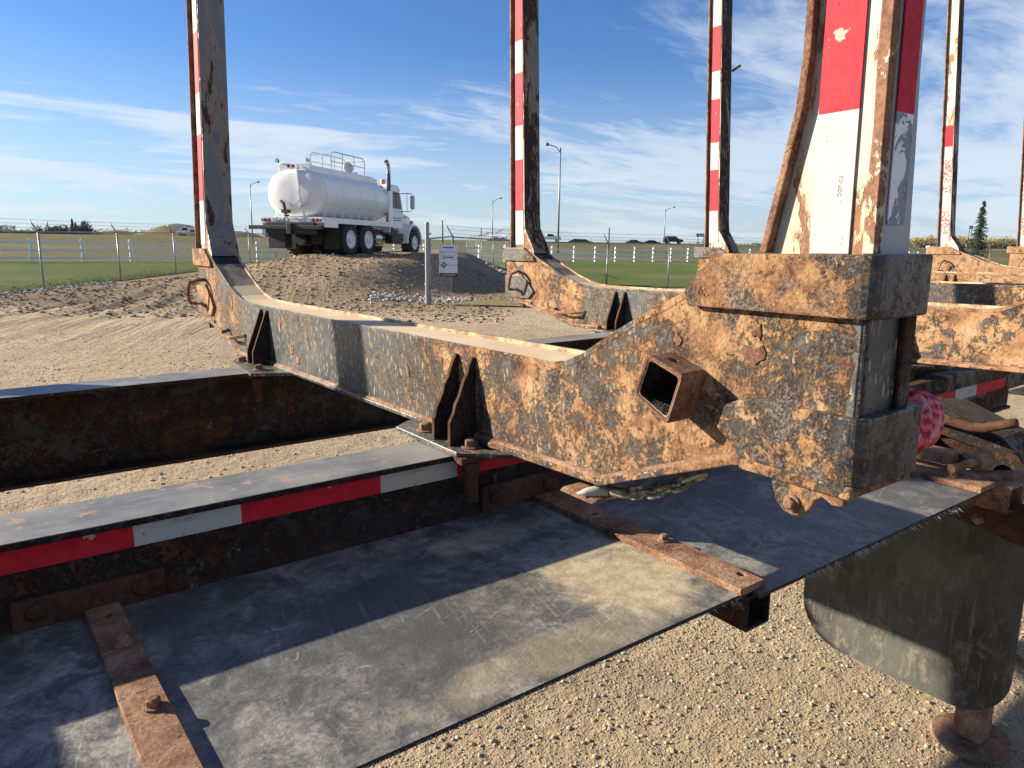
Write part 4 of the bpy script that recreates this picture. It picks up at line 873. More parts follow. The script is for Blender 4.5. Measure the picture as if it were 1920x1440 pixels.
Lp = [pos(-14.6, 17.8), pos(-14.6, 22.2), pos(-14.6, 26.6), pos(-14.6, 31.0), pos(-14.6, 35.4), pos(-14.6, 39.8), pos(-14.6, 44.2), pos(-14.6, 47.6)]
for p in Lp: p.z = max(hz(p.x, p.y), .0)
chainlink(Lp, 'chain-link fence running away along the left lawn, its arms leaning left', 1.80, (-CYW * .8, SYW * .8), sp=.07)
cpt = pos(-2.36, 19.6); jog = pos(-1.96, 23.1)
chainlink([pos(-2.30, 19.7), jog], 'short chain-link return running back from the thick corner post', 1.80, (0, 0), barbs=0, sp=.24)
right = []
for i in range(16):
    x = 11.9 + 3.4 * i; y = 19.95 + .02 * i; right.append(Vector((x, y, hz(x, y))))
right[0] = jog
chainlink(right, 'long chain-link fence in front of the right lawn, behind the bunks', 1.78, (-.75, .1), sp=.075)
rw = []
for d_, pxx in ((36.5, 955), (40.7, 945), (44.5, 921), (52, 899), (62, 889), (75, 871)):
    rw.append(pos(px(pxx, d_), d_))
chainlink(rw, 'chain-link fence row receding beyond the signed gate, its arms leaning right', 1.90, (1.5, -1.0), sp=.40)
# thick corner post and gate with the sign
o = empty('fence_corner_post', cpt, label='thick galvanised corner post beside the gravel mound', cat='post')
k = MB(); k.tube([cpt + Vector((0, 0, -.3)), cpt + Vector((0, 0, 2.20))], .060, 14); k.cyl(cpt + Vector((0, 0, 2.20)), (0, 0, 1), .064, .03, 14, r2=.05)
q = build('post_tube', k, M['galv'], o, tuple(cpt), 1, smooth=False); q.location = (0, 0, 0)
for zz_ in (.3, 1.0, 1.6, 1.9):
    k = MB(); k.cyl(cpt + Vector((0, 0, zz_)), (0, 0, 1), .066, .05, 12); k.box(tuple(cpt + Vector((.06, -.01, zz_))), tuple(cpt + Vector((.13, .01, zz_ + .05)))); q = build('hinge_clamp', k, M['galv'], o, tuple(cpt), 1); q.location = (0, 0, 0)
# sign
sc_ = pos(-1.97, 21.6, 0); sc_.z = 1.17; fwd = Vector((SYW, CYW, 0)); rgt = Vector((CYW, -SYW, 0))
so = empty('fence_sign', sc_, label='white sponsor sign with a lime diamond and brown foot, wired to the chain-link', cat='sign')
MS = Matrix.Translation(Vector((0, 0, 0))) @ Matrix((rgt, Vector((0, 0, 1)), -fwd)).transposed().to_4x4()
def sb(nm, x0, x1, z0, z1, t0, t1, mt):
    k = MB(); k.box((x0, z0, t0), (x1, z1, t1)); k.v = [tuple(MS @ Vector(v)) for v in k.v]; q = build(nm, k, mt, so); q.location = (0, 0, 0); return q
sb('panel', -.275, .275, -.47, .47, -.006, 0, M['sign']); sb('footer', -.275, .275, -.485, -.37, .0005, .003, M['signbrown'])
for zc, wd in ((.385, .16), (.10, .16), (.145, .24), (.05, .24)): sb('printed_line', -wd, wd, zc - (.008 if wd > .2 else .015), zc + (.004 if wd > .2 else .015), .0005, .0015, M['signblue'] if wd > .2 else M['signnavy'])
k = text_mb('Make-A-Wish', .098, MS @ Matrix.Translation((0, .25, .002))); q = build('lettering', k, M['signblue'], so, fix=False); q.location = (0, 0, 0)
k = MB(); k.tube([tuple(MS @ Vector((.02 + .11 * math.cos(t), .29 + .055 * math.sin(t), .002))) for t in np.linspace(.3, 2.8, 12)], .004, 4); q = build('arc', k, M['signblue'], so); q.location = (0, 0, 0)
def dia(cx_, cy_, r, mt, nm):
    k = MB(); k.prism([(cx_ - r, cy_), (cx_, cy_ - r), (cx_ + r, cy_), (cx_, cy_ + r)], 'z', .0005, .002 if nm == 'emblem' else .003); k.v = [tuple(MS @ Vector(v)) for v in k.v]; q = build(nm, k, mt, so); q.location = (0, 0, 0)
dia(-.135, -.13, .105, M['signnavy'], 'emblem'); dia(-.155, -.115, .055, M['signgreen'], 'emblem_quarter'); dia(-.105, -.14, .042, M['signgreen'], 'emblem_quarter')
k = text_mb('Peterborough', .052, MS @ Matrix.Translation((.115, -.13, .002))); q = build('lettering', k, M['signnavy'], so, fix=False); q.location = (0, 0, 0)
k = text_mb('RITCHIE BROS', .058, MS @ Matrix.Translation((.03, -.428, .0045))); q = build('lettering', k, M['sign'], so, fix=False); q.location = (0, 0, 0)
dia(-.20, -.428, .03, mat('orange_print', None, (.6, .16, .04), .5), 'emblem')

# white three-rail fence
def white_fence():
    x0, st = 1.55, 2.44; n0, n1 = -4, 46
    o = empty('ranch_fence', (x0, 47.6, .3), label='long white three-rail vinyl fence crossing behind the lawns', cat='fence')
    P = [(x0 + i * st, 47.6 - .0 * i) for i in range(n0, n1)]; z0 = [hz(*p) for p in P]
    k = MB(); k.box((-.065, -.065, -.1), (.065, .065, 1.30)); k.loft([[(-.075, -.075, 1.30), (.075, -.075, 1.30), (.075, .075, 1.30), (-.075, .075, 1.30)], [(-.01, -.01, 1.37), (.01, -.01, 1.37), (.01, .01, 1.37), (-.01, .01, 1.37)]])
    me = None
    for (x, y), z in zip(P, z0):
        if me is None: q = build('post', k, M['vinyl'], o); me = q.data
        else: q = bpy.data.objects.new('post', me); link(q, o)
        q.location = (x - x0, y - 47.6, z - .3)
    mr = None
    for i in range(len(P) - 1):
        for zc in (.26, .68, 1.10):
            if mr is None: k = MB(); k.box((.066, -.02, -.072), (st - .066, .02, .072)); q = build('rail', k, M['vinyl'], o); mr = q.data
            else: q = bpy.data.objects.new('rail', mr); link(q, o)
            q.location = (P[i][0] - x0, P[i][1] - 47.6, z0[i] - .3 + zc)
white_fence()

# ------------------------------------------------------------------ water truck on the mound
c0 = pos(-7.54, 28.4); c0.z = 1.65 - .53
TR = empty('water_truck', c0, rz=-(YAW + R(17)), label='white water tank truck with big flotation tyres parked on the gravel mound', cat='truck')
def tk(nm, mb, mt, org=(0, 0, 0), bevel=0, smooth=False, parent=None, **kw): return build(nm, mb, mt, parent or TR, org, 1, bevel=bevel, smooth=smooth, **kw)
def ell(y, a, b, cz, n=40, e=2.35):
    out = []
    for t in range(n):
        u = t / n * 2 * math.pi; c_, s_ = math.cos(u), math.sin(u)
        out.append((a * abs(c_) ** (2 / e) * (1 if c_ > 0 else -1), y, cz + b * abs(s_) ** (2 / e) * (1 if s_ > 0 else -1)))
    return out
k = MB(); rings = []
for y, f in ((-1.80, .02), (-1.795, .45), (-1.765, .80), (-1.70, .94), (-1.62, .985), (-1.55, 1.0), (-1.0, 1.0), (.8, 1.0), (2.6, 1.0), (3.45, 1.0), (3.53, .96), (3.58, .8), (3.60, .02)): rings.append(ell(y, 1.22 * f, .86 * f, 2.28))
k.loft(rings); tank = tk('tank', k, M['tankwhite'], (0, 1, 2.28), smooth=True)
k = MB(); k.revolve((0, -1.565, 2.28), (0, 1, 0), [(.01, 0), (.01, .001)], 8)
k = MB(); 
for y in (-1.56, 3.46): rg = [ell(y - .02, 1.232, .872, 2.28), ell(y + .02, 1.232, .872, 2.28)]; 
k.loft([ell(-1.575, 1.22, .86, 2.28), ell(-1.57, 1.234, .874, 2.28), ell(-1.53, 1.234, .874, 2.28), ell(-1.525, 1.22, .86, 2.28)], caps=False); tk('end_rim', k, M['tankwhite'], (0, -1.55, 2.28), parent=tank)
k = MB(); k.box((-.60, -1.50, 3.02), (.60, 3.2, 3.28)); tk('top_walkway', k, M['tankwhite'], (0, 1, 3.1), bevel=.03)
k = MB(); k.box((-.70, -1.62, 3.04), (.62, -1.50, 3.34)); hb = tk('light_bar', k, M['tankwhite'], (0, -1.56, 3.2), bevel=.02)
for x in (-.28, -.08): k = MB(); k.cyl((x, -1.62, 3.24), (0, -1, 0), .055, .02, 14); tk('marker_lamp', k, M['redlens'], (x, -1.62, 3.24), parent=hb)
for x in (-.72, .55): k = MB(); k.cyl((x, -1.58, 3.34), (0, 0, 1), .015, .06, 6); k.cyl((x, -1.68, 3.44), (0, 1, 0), .075, .09, 14, r2=.045); tk('work_lamp', k, M['truckblack'], (x, -1.6, 3.4)); k = MB(); k.cyl((x, -1.685, 3.44), (0, 1, 0), .06, .006, 14); tk('work_lamp_lens', k, M['chrome'], (x, -1.68, 3.44))
for y in (-.35, .95, 2.25):
    k = MB(); k.loft([ell(y - .03, 1.219, .859, 2.28), ell(y - .028, 1.226, .866, 2.28), ell(y + .028, 1.226, .866, 2.28), ell(y + .03, 1.219, .859, 2.28)], caps=False); tk('tank_seam', k, M['tankwhite'], (0, y, 2.28), parent=tank, smooth=True)
# railings
def pipe(nm, P, r=.022, mt='galv2'): k = MB(); k.tube(P, r, 6); return tk(nm, k, M[mt], P[0])
M['galv2'] = mat('dull_pipe', None, (.50, .50, .49), .5, .2)
for x in (-.45, .45):
    pipe('guard_rail', [(x, .10, 3.25), (x, .10, 3.86), (x, .28, 3.96), (x, 2.55, 3.96), (x, 2.72, 3.86), (x, 2.72, 3.25)]); pipe('guard_rail', [(x, .10, 3.60), (x, 2.72, 3.60)], .018)
    for y in (.95, 1.85): pipe('guard_post', [(x, y, 3.25), (x, y, 3.95)], .018)
pipe('guard_rail', [(-.45, .10, 3.86), (.45, .10, 3.86)], .018); pipe('guard_rail', [(-.45, 2.72, 3.86), (.45, 2.72, 3.86)], .018)
k = MB(); k.revolve((0, 2.3, 3.20), (0, 0, 1), [(.34, 0), (.34, .16), (.30, .20), (.02, .23)], 24); tk('manhole', k, M['tankwhite'], (0, 2.3, 3.2), smooth=False)
k = MB(); k.revolve((.32, 1.60, 3.50), (1, -.7, .1), [(.21, 0), (.21, .04), (.02, .06)], 20); tk('manhole_lid', k, M['galv2'], (.3, 1.7, 3.45))
k = MB(); k.box((-.62, 3.20, 3.0), (.62, 3.5, 3.22)); tk('front_box', k, M['tankwhite'], (0, 3.3, 3.1), bevel=.03)
# rear pipe, diamond placard, valve
pipe('overflow_pipe', [(.10, -1.68, 3.30), (.30, -1.90, 2.35), (.42, -1.90, 1.75), (.50, -1.86, 1.38)], .050, 'tankwhite')
k = MB(); k.prism([(.36 - .21, 1.88), (.36, 1.67), (.36 + .21, 1.88), (.36, 2.09)], 'y', -1.965, -1.955); tk('placard_frame', k, M['galv2'], (.36, -1.96, 1.88)); k = MB(); k.prism([(.36 - .11, 1.88), (.36, 1.77), (.36 + .11, 1.88), (.36, 1.99)], 'y', -1.975, -1.966); tk('placard', k, M['tankwhite'], (.36, -1.97, 1.88))
k = MB(); k.tube([(-.50, -1.84, 1.98), (-.42, -1.98, 1.98), (-.28, -2.02, 1.90), (-.24, -2.02, 1.70), (-.20, -2.02, 1.52)], .055, 10); k.box((-.34, -2.1, 1.56), (-.06, -1.94, 1.68)); k.cyl((-.2, -2.0, 1.45), (0, 0, 1), .10, .05, 12); tk('valve_elbow', k, M['truckblack'], (-.3, -2, 1.8))
pipe('valve_stand', [(-.2, -2.02, 1.5), (-.34, -2.02, 1.22)], .02, 'truckblack'); pipe('valve_stand', [(-.2, -2.02, 1.5), (-.06, -2.02, 1.22)], .02, 'truckblack')
# frame, sills, lights, rear beam
k = MB(); k.box((-.45, -1.9, .80), (-.30, 6.4, 1.10)); k.box((.30, -1.9, .80), (.45, 6.4, 1.10)); k.box((-.45, -1.9, .85), (.45, -1.75, 1.15)); k.box((-.45, 1.9, .85), (.45, 2.1, 1.1)); tk('chassis', k, M['truckblack'], (0, 2, .9), kind=None)
k = MB(); k.box((-.95, -1.88, 1.12), (.95, 3.5, 1.42)); tk('sub_frame', k, M['tankwhite'], (0, 1, 1.2), bevel=.02)
for s_ in (-1, 1):
    lb = MB(); a, b = sorted((s_ * .62, s_ * 1.30)); lb.box((a, -2.02, 1.20), (b, -1.90, 1.42)); q = tk('light_panel', lb, M['tankwhite'], (s_ * .95, -1.95, 1.3), bevel=.01)
    for i, x in enumerate((.76, .93, 1.10, 1.23)):
        k = MB(); k.cyl((s_ * x, -2.02, 1.31), (0, -1, 0), .062 if i < 3 else .035, .02, 14); tk('tail_lamp', k, M['galv2'] if i == 0 else M['redlens'], (s_ * x, -2.02, 1.31), parent=q)
    # deck-edge shelf over the wheels
    a, b = sorted((s_ * .95, s_ * 1.33)); k = MB(); k.box((a, -1.9, 1.36), (b, 3.3, 1.42)); k.box((s_ * 1.31 - .02, -1.0, 1.22), (s_ * 1.31 + .02, 3.3, 1.38)); k.box((min(s_ * 1.28, s_ * 1.32), -1.9, 1.06), (max(s_ * 1.28, s_ * 1.32), -.98, 1.38)); k.box((a, 3.26, 1.0), (b, 3.30, 1.38)); tk('side_skirt', k, M['tankwhite'], (s_ * 1.2, .7, 1.3), bevel=.01)
    for y in np.arange(-1.4, 3.2, .62): k = MB(); k.tube([(s_ * 1.02, y - .11, 1.42), (s_ * 1.06, y, 1.66), (s_ * 1.02, y + .11, 1.42)], .014, 5); tk('tie_bracket', k, M['tankwhite'], (s_ * 1.05, y, 1.5))
k = MB(); k.box((-1.75, -2.16, .98), (1.35, -2.02, 1.12)); k.box((-1.05, -2.10, .82), (1.0, -1.9, 1.24)); k.box((-.1, -2.2, .80), (.1, -2.05, 1.2)); tk('spray_bar', k, M['truckblack'], (0, -2.1, 1), bevel=.02)
k = MB(); k.box((-1.05, -2.0, .30), (-.30, -1.55, .98)); tk('rear_box', k, M['truckblack'], (-.7, -1.8, .6), bevel=.03)
for s_ in (-1, 1): a, b = sorted((s_ * .62, s_ * 1.28)); k = MB(); k.box((a, -.86, .28), (b, -.845, 1.22)); tk('truck_mud_flap', k, M['truckblack'], (s_ * .95, -.85, .7))
k = MB(); k.box((.15, -1.0, .45), (.62, -.7, .9)); k.cyl((-.2, -1.2, .62), (0, 1, 0), .22, .8, 14); k.box((-.9, -.2, .55), (.9, 1.6, .72)); tk('rear_suspension', k, M['truckblack'], (0, 0, .6))
def wheel(x, y, r, wdt, s_, rim=.36):
    k = MB(); prof = [(.30, 0), (r * .80, .0), (r * .94, wdt * .07), (r, wdt * .2), (r, wdt * .8), (r * .94, wdt * .93), (r * .80, wdt), (rim * 1.02, wdt), (rim * 1.0, wdt * .78), (.02, wdt * .76)]
    k.revolve((x, y, r), (s_, 0, 0), prof, 40)
    q = tk('tyre', k, M['tyre'], (x, y, r), smooth=False)
    lg_ = MB(); N = 22
    for i in range(N):
        for h_ in (0, 1):
            a = (i + .5 * h_) / N * 2 * math.pi; rot = Matrix.Rotation(a, 3, 'X'); c_ = Vector((x + s_ * wdt * (.27 + .46 * h_), y, r)); w_ = wdt * .25
            bx = MB(); bx.box((-w_, -.035, r - .03), (w_, .035, r + .028), rot=Matrix.Rotation((.5 if h_ else -.5), 3, 'Z'), piv=(0, 0, r)); lg_.add([rot @ Vector(v) + c_ for v in bx.v], bx.f)
    tk('tread_lugs', lg_, M['tyre'], (x, y, r), kind='stuff', parent=q)
    xo = x + s_ * wdt; k = MB(); k.revolve((xo - s_ * .10, y, r), (s_, 0, 0), [(.30, 0), (rim, .02), (rim, .105), (rim * .93, .112), (rim * .88, .075), (rim * .70, .045), (rim * .42, .04), (.10, .05), (.10, .10), (.02, .11)], 28); tk('rim', k, M['rim'], (xo, y, r), parent=q)
for y in (0, 1.42):
    for s_ in (-1, 1): wheel(s_ * .62, y, .655, .66, s_, .35)
for s_ in (-1, 1): wheel(s_ * .72, 6.0, .57, .48, s_, .31)
k = MB(); k.cyl((.60, 2.35, .74), (0, 1, 0), .34, 1.25, 24); ft_ = tk('fuel_tank', k, M['chrome'], (.6, 3, .7), smooth=False)
for y in (2.65, 3.3): k = MB(); k.cyl((.60, y, .74), (0, 1, 0), .348, .05, 24); tk('strap_band', k, M['truckblack'], (.6, y, .74), parent=ft_)
k = MB(); k.cyl((-.60, 2.35, .74), (0, 1, 0), .34, 1.25, 24); tk('fuel_tank', k, M['chrome'], (-.6, 3, .7))
k = MB(); k.prism([(3.75, .55), (4.55, .50), (4.9, .60), (4.9, .95), (4.2, 1.0), (3.75, 1.30)], 'x', .55, 1.15); tk('cab_step', k, M['truckblack'], (.9, 4.3, .8), bevel=.02)
# cab, hood, fenders
cp = [(3.80, 1.15), (5.10, 1.15), (5.22, 1.95), (4.88, 2.95), (4.70, 3.06), (3.95, 3.06), (3.80, 2.95)]
k = MB(); k.prism(cp, 'x', -1.02, 1.02); cab = tk('cab', k, M['tankwhite'], (0, 4.4, 2), bevel=.08, seg=3)
for s_ in (-1, 1):
    a, b = sorted((s_ * 1.015, s_ * 1.027)); k = MB(); k.prism([(4.15, 2.05), (5.02, 2.05), (4.80, 2.72), (4.15, 2.78)], 'x', a, b); tk('side_window', k, M['glass'], (s_ * 1.02, 4.5, 2.4), parent=cab)
    for zc in (1.52, 1.62): k = MB(); k.box((a, 3.9, zc), (b + .001, 5.0, zc + .035)); tk('stripe', k, M['maroon'], (s_ * 1.02, 4.4, zc), parent=cab)
k = MB(); k.box((-.55, 3.788, 2.25), (.55, 3.80, 2.80)); tk('rear_window', k, M['glass'], (0, 3.79, 2.5), parent=cab)
k = MB(); k.loft([[(-.78, 5.1, 1.1), (.78, 5.1, 1.1), (.80, 5.1, 1.95), (.62, 5.1, 2.14), (-.62, 5.1, 2.14), (-.80, 5.1, 1.95)], [(-.58, 6.9, .95), (.58, 6.9, .95), (.60, 6.9, 1.62), (.48, 6.9, 1.78), (-.48, 6.9, 1.78), (-.60, 6.9, 1.62)]]); hood = tk('hood', k, M['tankwhite'], (0, 6, 1.5), bevel=.05)
for s_ in (-1, 1):
    k = MB(); rings = []
    for t in np.linspace(-.15, math.pi + .1, 15):
        c_, s2 = math.cos(t), math.sin(t); r0, r1 = .70, .78; A_ = min(s_ * .62, s_ * 1.22); B_ = max(s_ * .62, s_ * 1.22)
        rings.append([(A_, 6 + r0 * c_, .62 + r0 * s2), (B_, 6 + r0 * c_, .62 + r0 * s2), (B_, 6 + r1 * c_, .62 + r1 * s2), (A_, 6 + (r1 + .06) * c_, .62 + (r1 + .06) * s2)])
    k.loft(rings); tk('fender', k, M['tankwhite'], (s_ * .9, 6, 1.2), bevel=.02)
    k = MB(); k.box((s_ * 1.05 - .06, 5.9, 1.43), (s_ * 1.05 + .06, 6.05, 1.56)); tk('side_marker', k, M['amber'], (s_ * 1.05, 6, 1.5)); 
    k = MB(); k.box((s_ * .795 - .012, 5.15, 1.72), (s_ * .795 + .012, 6.2, 1.76)); tk('stripe', k, M['maroon'], (s_ * .8, 5.6, 1.7), parent=hood)
    # exhaust stacks and mirrors
    k = MB(); k.cyl((s_ * 1.10, 3.62, 1.22), (0, 0, 1), .155, 1.52, 20); tk('muffler_guard', k, M['chrome'], (s_ * 1.1, 3.62, 1.3)) if s_ > 0 else None
    if s_ > 0:
        k = MB(); k.tube([(1.10, 3.62, 2.7), (1.10, 3.62, 3.72), (1.10, 3.55, 3.86), (1.10, 3.44, 3.94)], .088, 14); tk('exhaust_stack', k, M['chrome'], (1.1, 3.62, 3), smooth=True)
        k = MB(); k.cyl((1.10, 3.43, 3.945), (0, -.75, .62), .09, .015, 14); tk('exhaust_tip', k, M['truckblack'], (1.1, 3.4, 3.95))
    k = MB(); k.tube([(s_ * 1.02, 4.95, 2.72), (s_ * 1.45, 5.0, 2.74), (s_ * 1.55, 5.0, 2.70), (s_ * 1.55, 5.0, 2.0), (s_ * 1.4, 5.0, 1.94), (s_ * 1.02, 4.95, 1.94)], .017, 6); k.tube([(s_ * 1.30, 5, 2.74), (s_ * 1.30, 5, 1.95)], .012, 5); tk('mirror_arm', k, M['truckblack'], (s_ * 1.3, 5, 2.4))
    k = MB(); k.box((s_ * 1.58 - .10, 4.93, 2.06), (s_ * 1.58 + .10, 5.04, 2.62)); tk('mirror', k, M['chrome'], (s_ * 1.58, 5, 2.3), bevel=.02)
k = MB(); k.cyl((.55, 4.15, 3.06), (0, 0, 1), .06, .04, 10); k.cyl((.55, 4.15, 3.10), (0, 0, 1), .12, .17, 14, r2=.10); tk('beacon', k, M['amber'], (.55, 4.15, 3.1))
k = MB(); k.tube([(1.0, 3.2, 2.3), (1.05, 3.3, 1.6), (.95, 3.1, 1.42)], .014, 5); tk('hose', k, M['truckblack'], (1, 3.2, 2))

# ------------------------------------------------------------------ road lamps, poles, signs, vehicles
def lamp(pxx, d, top, label, armdir=1, r=.10, arm=1.6):
    b = pos(px(pxx, d), d); o = empty('street_lamp', b, label=label, cat='street lamp', group='street lamps along the highway'); a = rgt * armdir
    k = MB(); k.tube([b, Vector((b.x, b.y, top))], [r, r * .6], 8); q = build('pole', k, M['galv'], o, tuple(b), 1, smooth=True); q.location = (0, 0, 0)
    tp = Vector((b.x, b.y, top)); k = MB(); k.tube([tp - Vector((0, 0, .8)), tp + a * arm * .35 + Vector((0, 0, .0)), tp + a * arm + Vector((0, 0, .35))], r * .45, 6); q = build('arm', k, M['galv'], o, tuple(b), 1); q.location = (0, 0, 0)
    k = MB(); k.tube([tp + a * arm + Vector((0, 0, .35)), tp + a * (arm + .45) + Vector((0, 0, .45))], [r * 1.1, r * 1.7], 8); q = build('lamp_head', k, M['galv'], o, tuple(b), 1); q.location = (0, 0, 0)
def topz(ypx, d, x): hor = 459.7 + (x - 960) * .0157; return 1.65 + (hor - ypx) * d / 1356.0
for x, y, d, lab, ad, r, am in ((1042, 284, 110, 'tallest street lamp, between the second and third stakes, its arm pointing left', -1, .17, 1.7), (470, 348, 150, 'street lamp beyond the lawn between the leftmost stake and the tank', 1, .14, 1.5), (919, 377, 165, 'street lamp between the truck and the second stake', 1, .13, 1.6), (1240, 393, 190, 'street lamp behind the black car, left of the third stake', 1, .13, 2.0)): lamp(x, d, topz(y, d, x), lab, ad, r, am)
def upole(x, y, d, lab, r=.12, cross=False):
    b = pos(px(x, d), d); o = empty('utility_pole', b, label=lab, cat='pole'); t = topz(y, d, x)
    k = MB(); k.tube([b, Vector((b.x, b.y, t))], [r, r * .7], 7); q = build('pole', k, M['bark'], o, tuple(b), 1); q.location = (0, 0, 0)
    if cross:
        tp = Vector((b.x, b.y, t - .6)); k = MB(); k.tube([tp - rgt * 1.2, tp + rgt * 1.2], .07, 5); q = build('crossarm', k, M['bark'], o, tuple(b), 1); q.location = (0, 0, 0)
for a in ((826, 414, 140, 'thin bare pole right of the truck', .16), (1137, 428, 150, 'thin bare pole above the right lawn between two stakes', .16), (898, 427, 120, 'short thin pole left of the second stake', .10), (1738, 440, 330, 'utility pole with a crossarm in front of the autumn trees', .22, True), (1874, 446, 330, 'utility pole with a crossarm right of the spruce', .22, True), (88, 416, 200, 'short dark pole left of the berm', .16)): upole(*a)
# blue direction sign on two legs
def roadsign(x0, x1, y0, y1, d, lab, nm='road_sign', txt=None, mt='roadblue'):
    xc = (x0 + x1) / 2; b = pos(px(xc, d), d); o = empty(nm, b, label=lab, cat='sign'); w_ = (x1 - x0) * d / 1356 / 2; z1, z0_ = topz(y0, d, xc), topz(y1, d, xc)
    Mq = Matrix((rgt, Vector((0, 0, 1)), -fwd)).transposed().to_4x4()
    def A(nm_, k, mt_): k.v = [tuple(Mq @ Vector(v)) for v in k.v]; q = build(nm_, k, mt_, o); q.location = (0, 0, 0)
    k = MB(); k.box((-w_, z0_ - b.z, -.03), (w_, z1 - b.z, .03)); A('panel', k, M[mt])
    for s_ in (-.6, .6): k = MB(); k.box((s_ * w_ - .07, 0, -.1), (s_ * w_ + .07, z1 - b.z - .05, -.035)); A('leg', k, M['bark'])
    k = MB(); k.box((-w_ * .6, (z0_ + z1) / 2 - b.z - .12, .031), (w_ * .75, (z0_ + z1) / 2 - b.z + .12, .04)); A('printed_line', k, M['sign'])
roadsign(1300, 1318, 438, 444, 172, 'small blue direction sign on two legs by the highway'); roadsign(1807, 1814, 424, 430, 200, 'blue topped sign tower just left of the spruce', 'pylon_sign')
b = pos(px(345, 228), 228); o = empty('banner_sign', b, label='white banner board on the grassy berm left of the first stake', cat='sign'); Mq = Matrix((rgt, Vector((0, 0, 1)), -fwd)).transposed().to_4x4()
zt = topz(423, 222, 345) - b.z
for nm_, x0, x1, z0_, z1, t0, t1, mt in (('panel', -2.6, 2.6, zt - 1.0, zt, 5, 5.1, 'sign'), ('printed_line', -1.6, 2.0, zt - .6, zt - .4, 5.11, 5.14, 'signblue'), ('leg', -2.4, -2.2, zt - 4, zt - 1.0, 4.98, 5.08, 'bark'), ('leg', 2.2, 2.4, zt - 4, zt - 1.0, 4.98, 5.08, 'bark')):
    k = MB(); k.box((x0, z0_, t0), (x1, z1, t1)); k.v = [tuple(Mq @ Vector(v)) for v in k.v]; q = build(nm_, k, M[mt], o); q.location = (0, 0, 0)
def car(x, d, kind, mt, lab, sgn=1, nm='car', z=None):
    b = pos(px(x, d), d); b.z = (2.71 if z is None else z)
    o = empty(nm, b, label=lab, cat='pickup' if kind == 'pickup' else ('van' if kind == 'van' else 'car'))
    P = {'suv': [(-2.4, .45), (-2.4, 1.05), (-2.2, 1.65), (-1.9, 1.8), (.5, 1.78), (1.25, 1.15), (2.2, 1.02), (2.42, .8), (2.42, .4)], 'car': [(-2.3, .35), (-2.3, .9), (-1.7, 1.0), (-1.0, 1.42), (.45, 1.42), (1.2, .98), (2.2, .85), (2.35, .6), (2.35, .35)],
         'pickup': [(-2.9, .55), (-2.9, 1.25), (-.9, 1.25), (-.75, 1.9), (.75, 1.9), (1.4, 1.3), (2.7, 1.15), (2.9, .9), (2.9, .5)], 'van': [(-2.9, .45), (-2.9, 1.95), (-2.6, 2.15), (1.2, 2.15), (2.0, 1.35), (2.75, 1.15), (2.9, .8), (2.9, .4)]}[kind]
    Wn = {'suv': [(-2.1, 1.15), (-1.95, 1.65), (.42, 1.65), (1.0, 1.15)], 'car': [(-1.45, 1.0), (-.95, 1.34), (.4, 1.34), (.95, 1.0)], 'pickup': [(-.7, 1.3), (-.62, 1.78), (.66, 1.78), (1.15, 1.3)], 'van': [(.1, 1.35), (.1, 1.95), (1.15, 1.95), (1.75, 1.35)]}[kind]
    Rm = Matrix.Rotation(-YAW, 3, 'Z')
    def A(nm_, k, mt_, bevel=0, par=None):
        k.v = [tuple(Rm @ Vector((v[0] * sgn, v[1], v[2]))) for v in k.v]; q = build(nm_, k, mt_, par or o, bevel=bevel); q.location = (0, 0, 0)
    k = MB(); k.prism(P, 'y', -.92, .92); A('body', k, M[mt], .08)
    for a, c_ in ((-.935, -.925), (.925, .935)): k = MB(); k.prism(Wn, 'y', a, c_); A('side_window', k, M['glass'])
    L = P[-1][0]
    for wx in (-L * .62, L * .62):
        for a in (-.95, .73): k = MB(); k.cyl((wx, a, .36), (0, 1, 0), .37, .22, 18); A('wheel', k, M['tyre']); 
        k = MB(); k.cyl((wx, -.96, .36), (0, 1, 0), .2, .02, 12); A('hub', k, M['galv'])
    if kind == 'van':
        k = MB(); k.box((-2.0, -.94, 1.0), (-.6, -.93, 1.5)); A('printed_panel', k, M['redlens'])
    return o
car(1026, 181, 'pickup', 'carwhite', 'white pickup on the highway just right of the second stake'); car(1257, 182, 'suv', 'carblack', 'black sport utility car on the highway under the street lamp', 1)
car(352, 183, 'van', 'carwhite', 'white van with red lettering on the far road beside the first stake', -1)
car(1078, 186, 'car', 'cargrey', 'dark car on the highway right of the tallest lamp', 1, z=2.1); car(1090, 190, 'car', 'carblack', 'dark car half hidden behind another right of the tallest lamp', 1, z=2.1)
car(1185, 186, 'car', 'cargrey', 'low dark car alone left of the black sport utility car', 1, z=2.1); car(1218, 190, 'car', 'carblack', 'dark car nearest behind the black sport utility car', 1, z=2.1)
car(926, 190, 'car', 'carblack', 'dark car seen through the fence left of the second stake', 1, z=2.3); car(941, 192, 'car', 'cargrey', 'grey car right behind the dark car seen through the fence', 1, z=2.2)
car(1750, 240, 'van', 'carwhite', 'white van before the autumn trees left of the sandy bunk stake', 1, z=1.5); car(1727, 240, 'car', 'carwhite', 'small white car partly behind the big bunk at right', 1, z=1.4); car(1857, 236, 'car', 'carblack', 'dark car right of the spruce', 1, z=1.3); car(1895, 236, 'car', 'cargrey', 'dark grey car at the right edge by the fence', 1, z=1.3)
car(512, 180, 'van', 'carwhite', 'white vehicle half hidden behind the truck spray bar', 1)

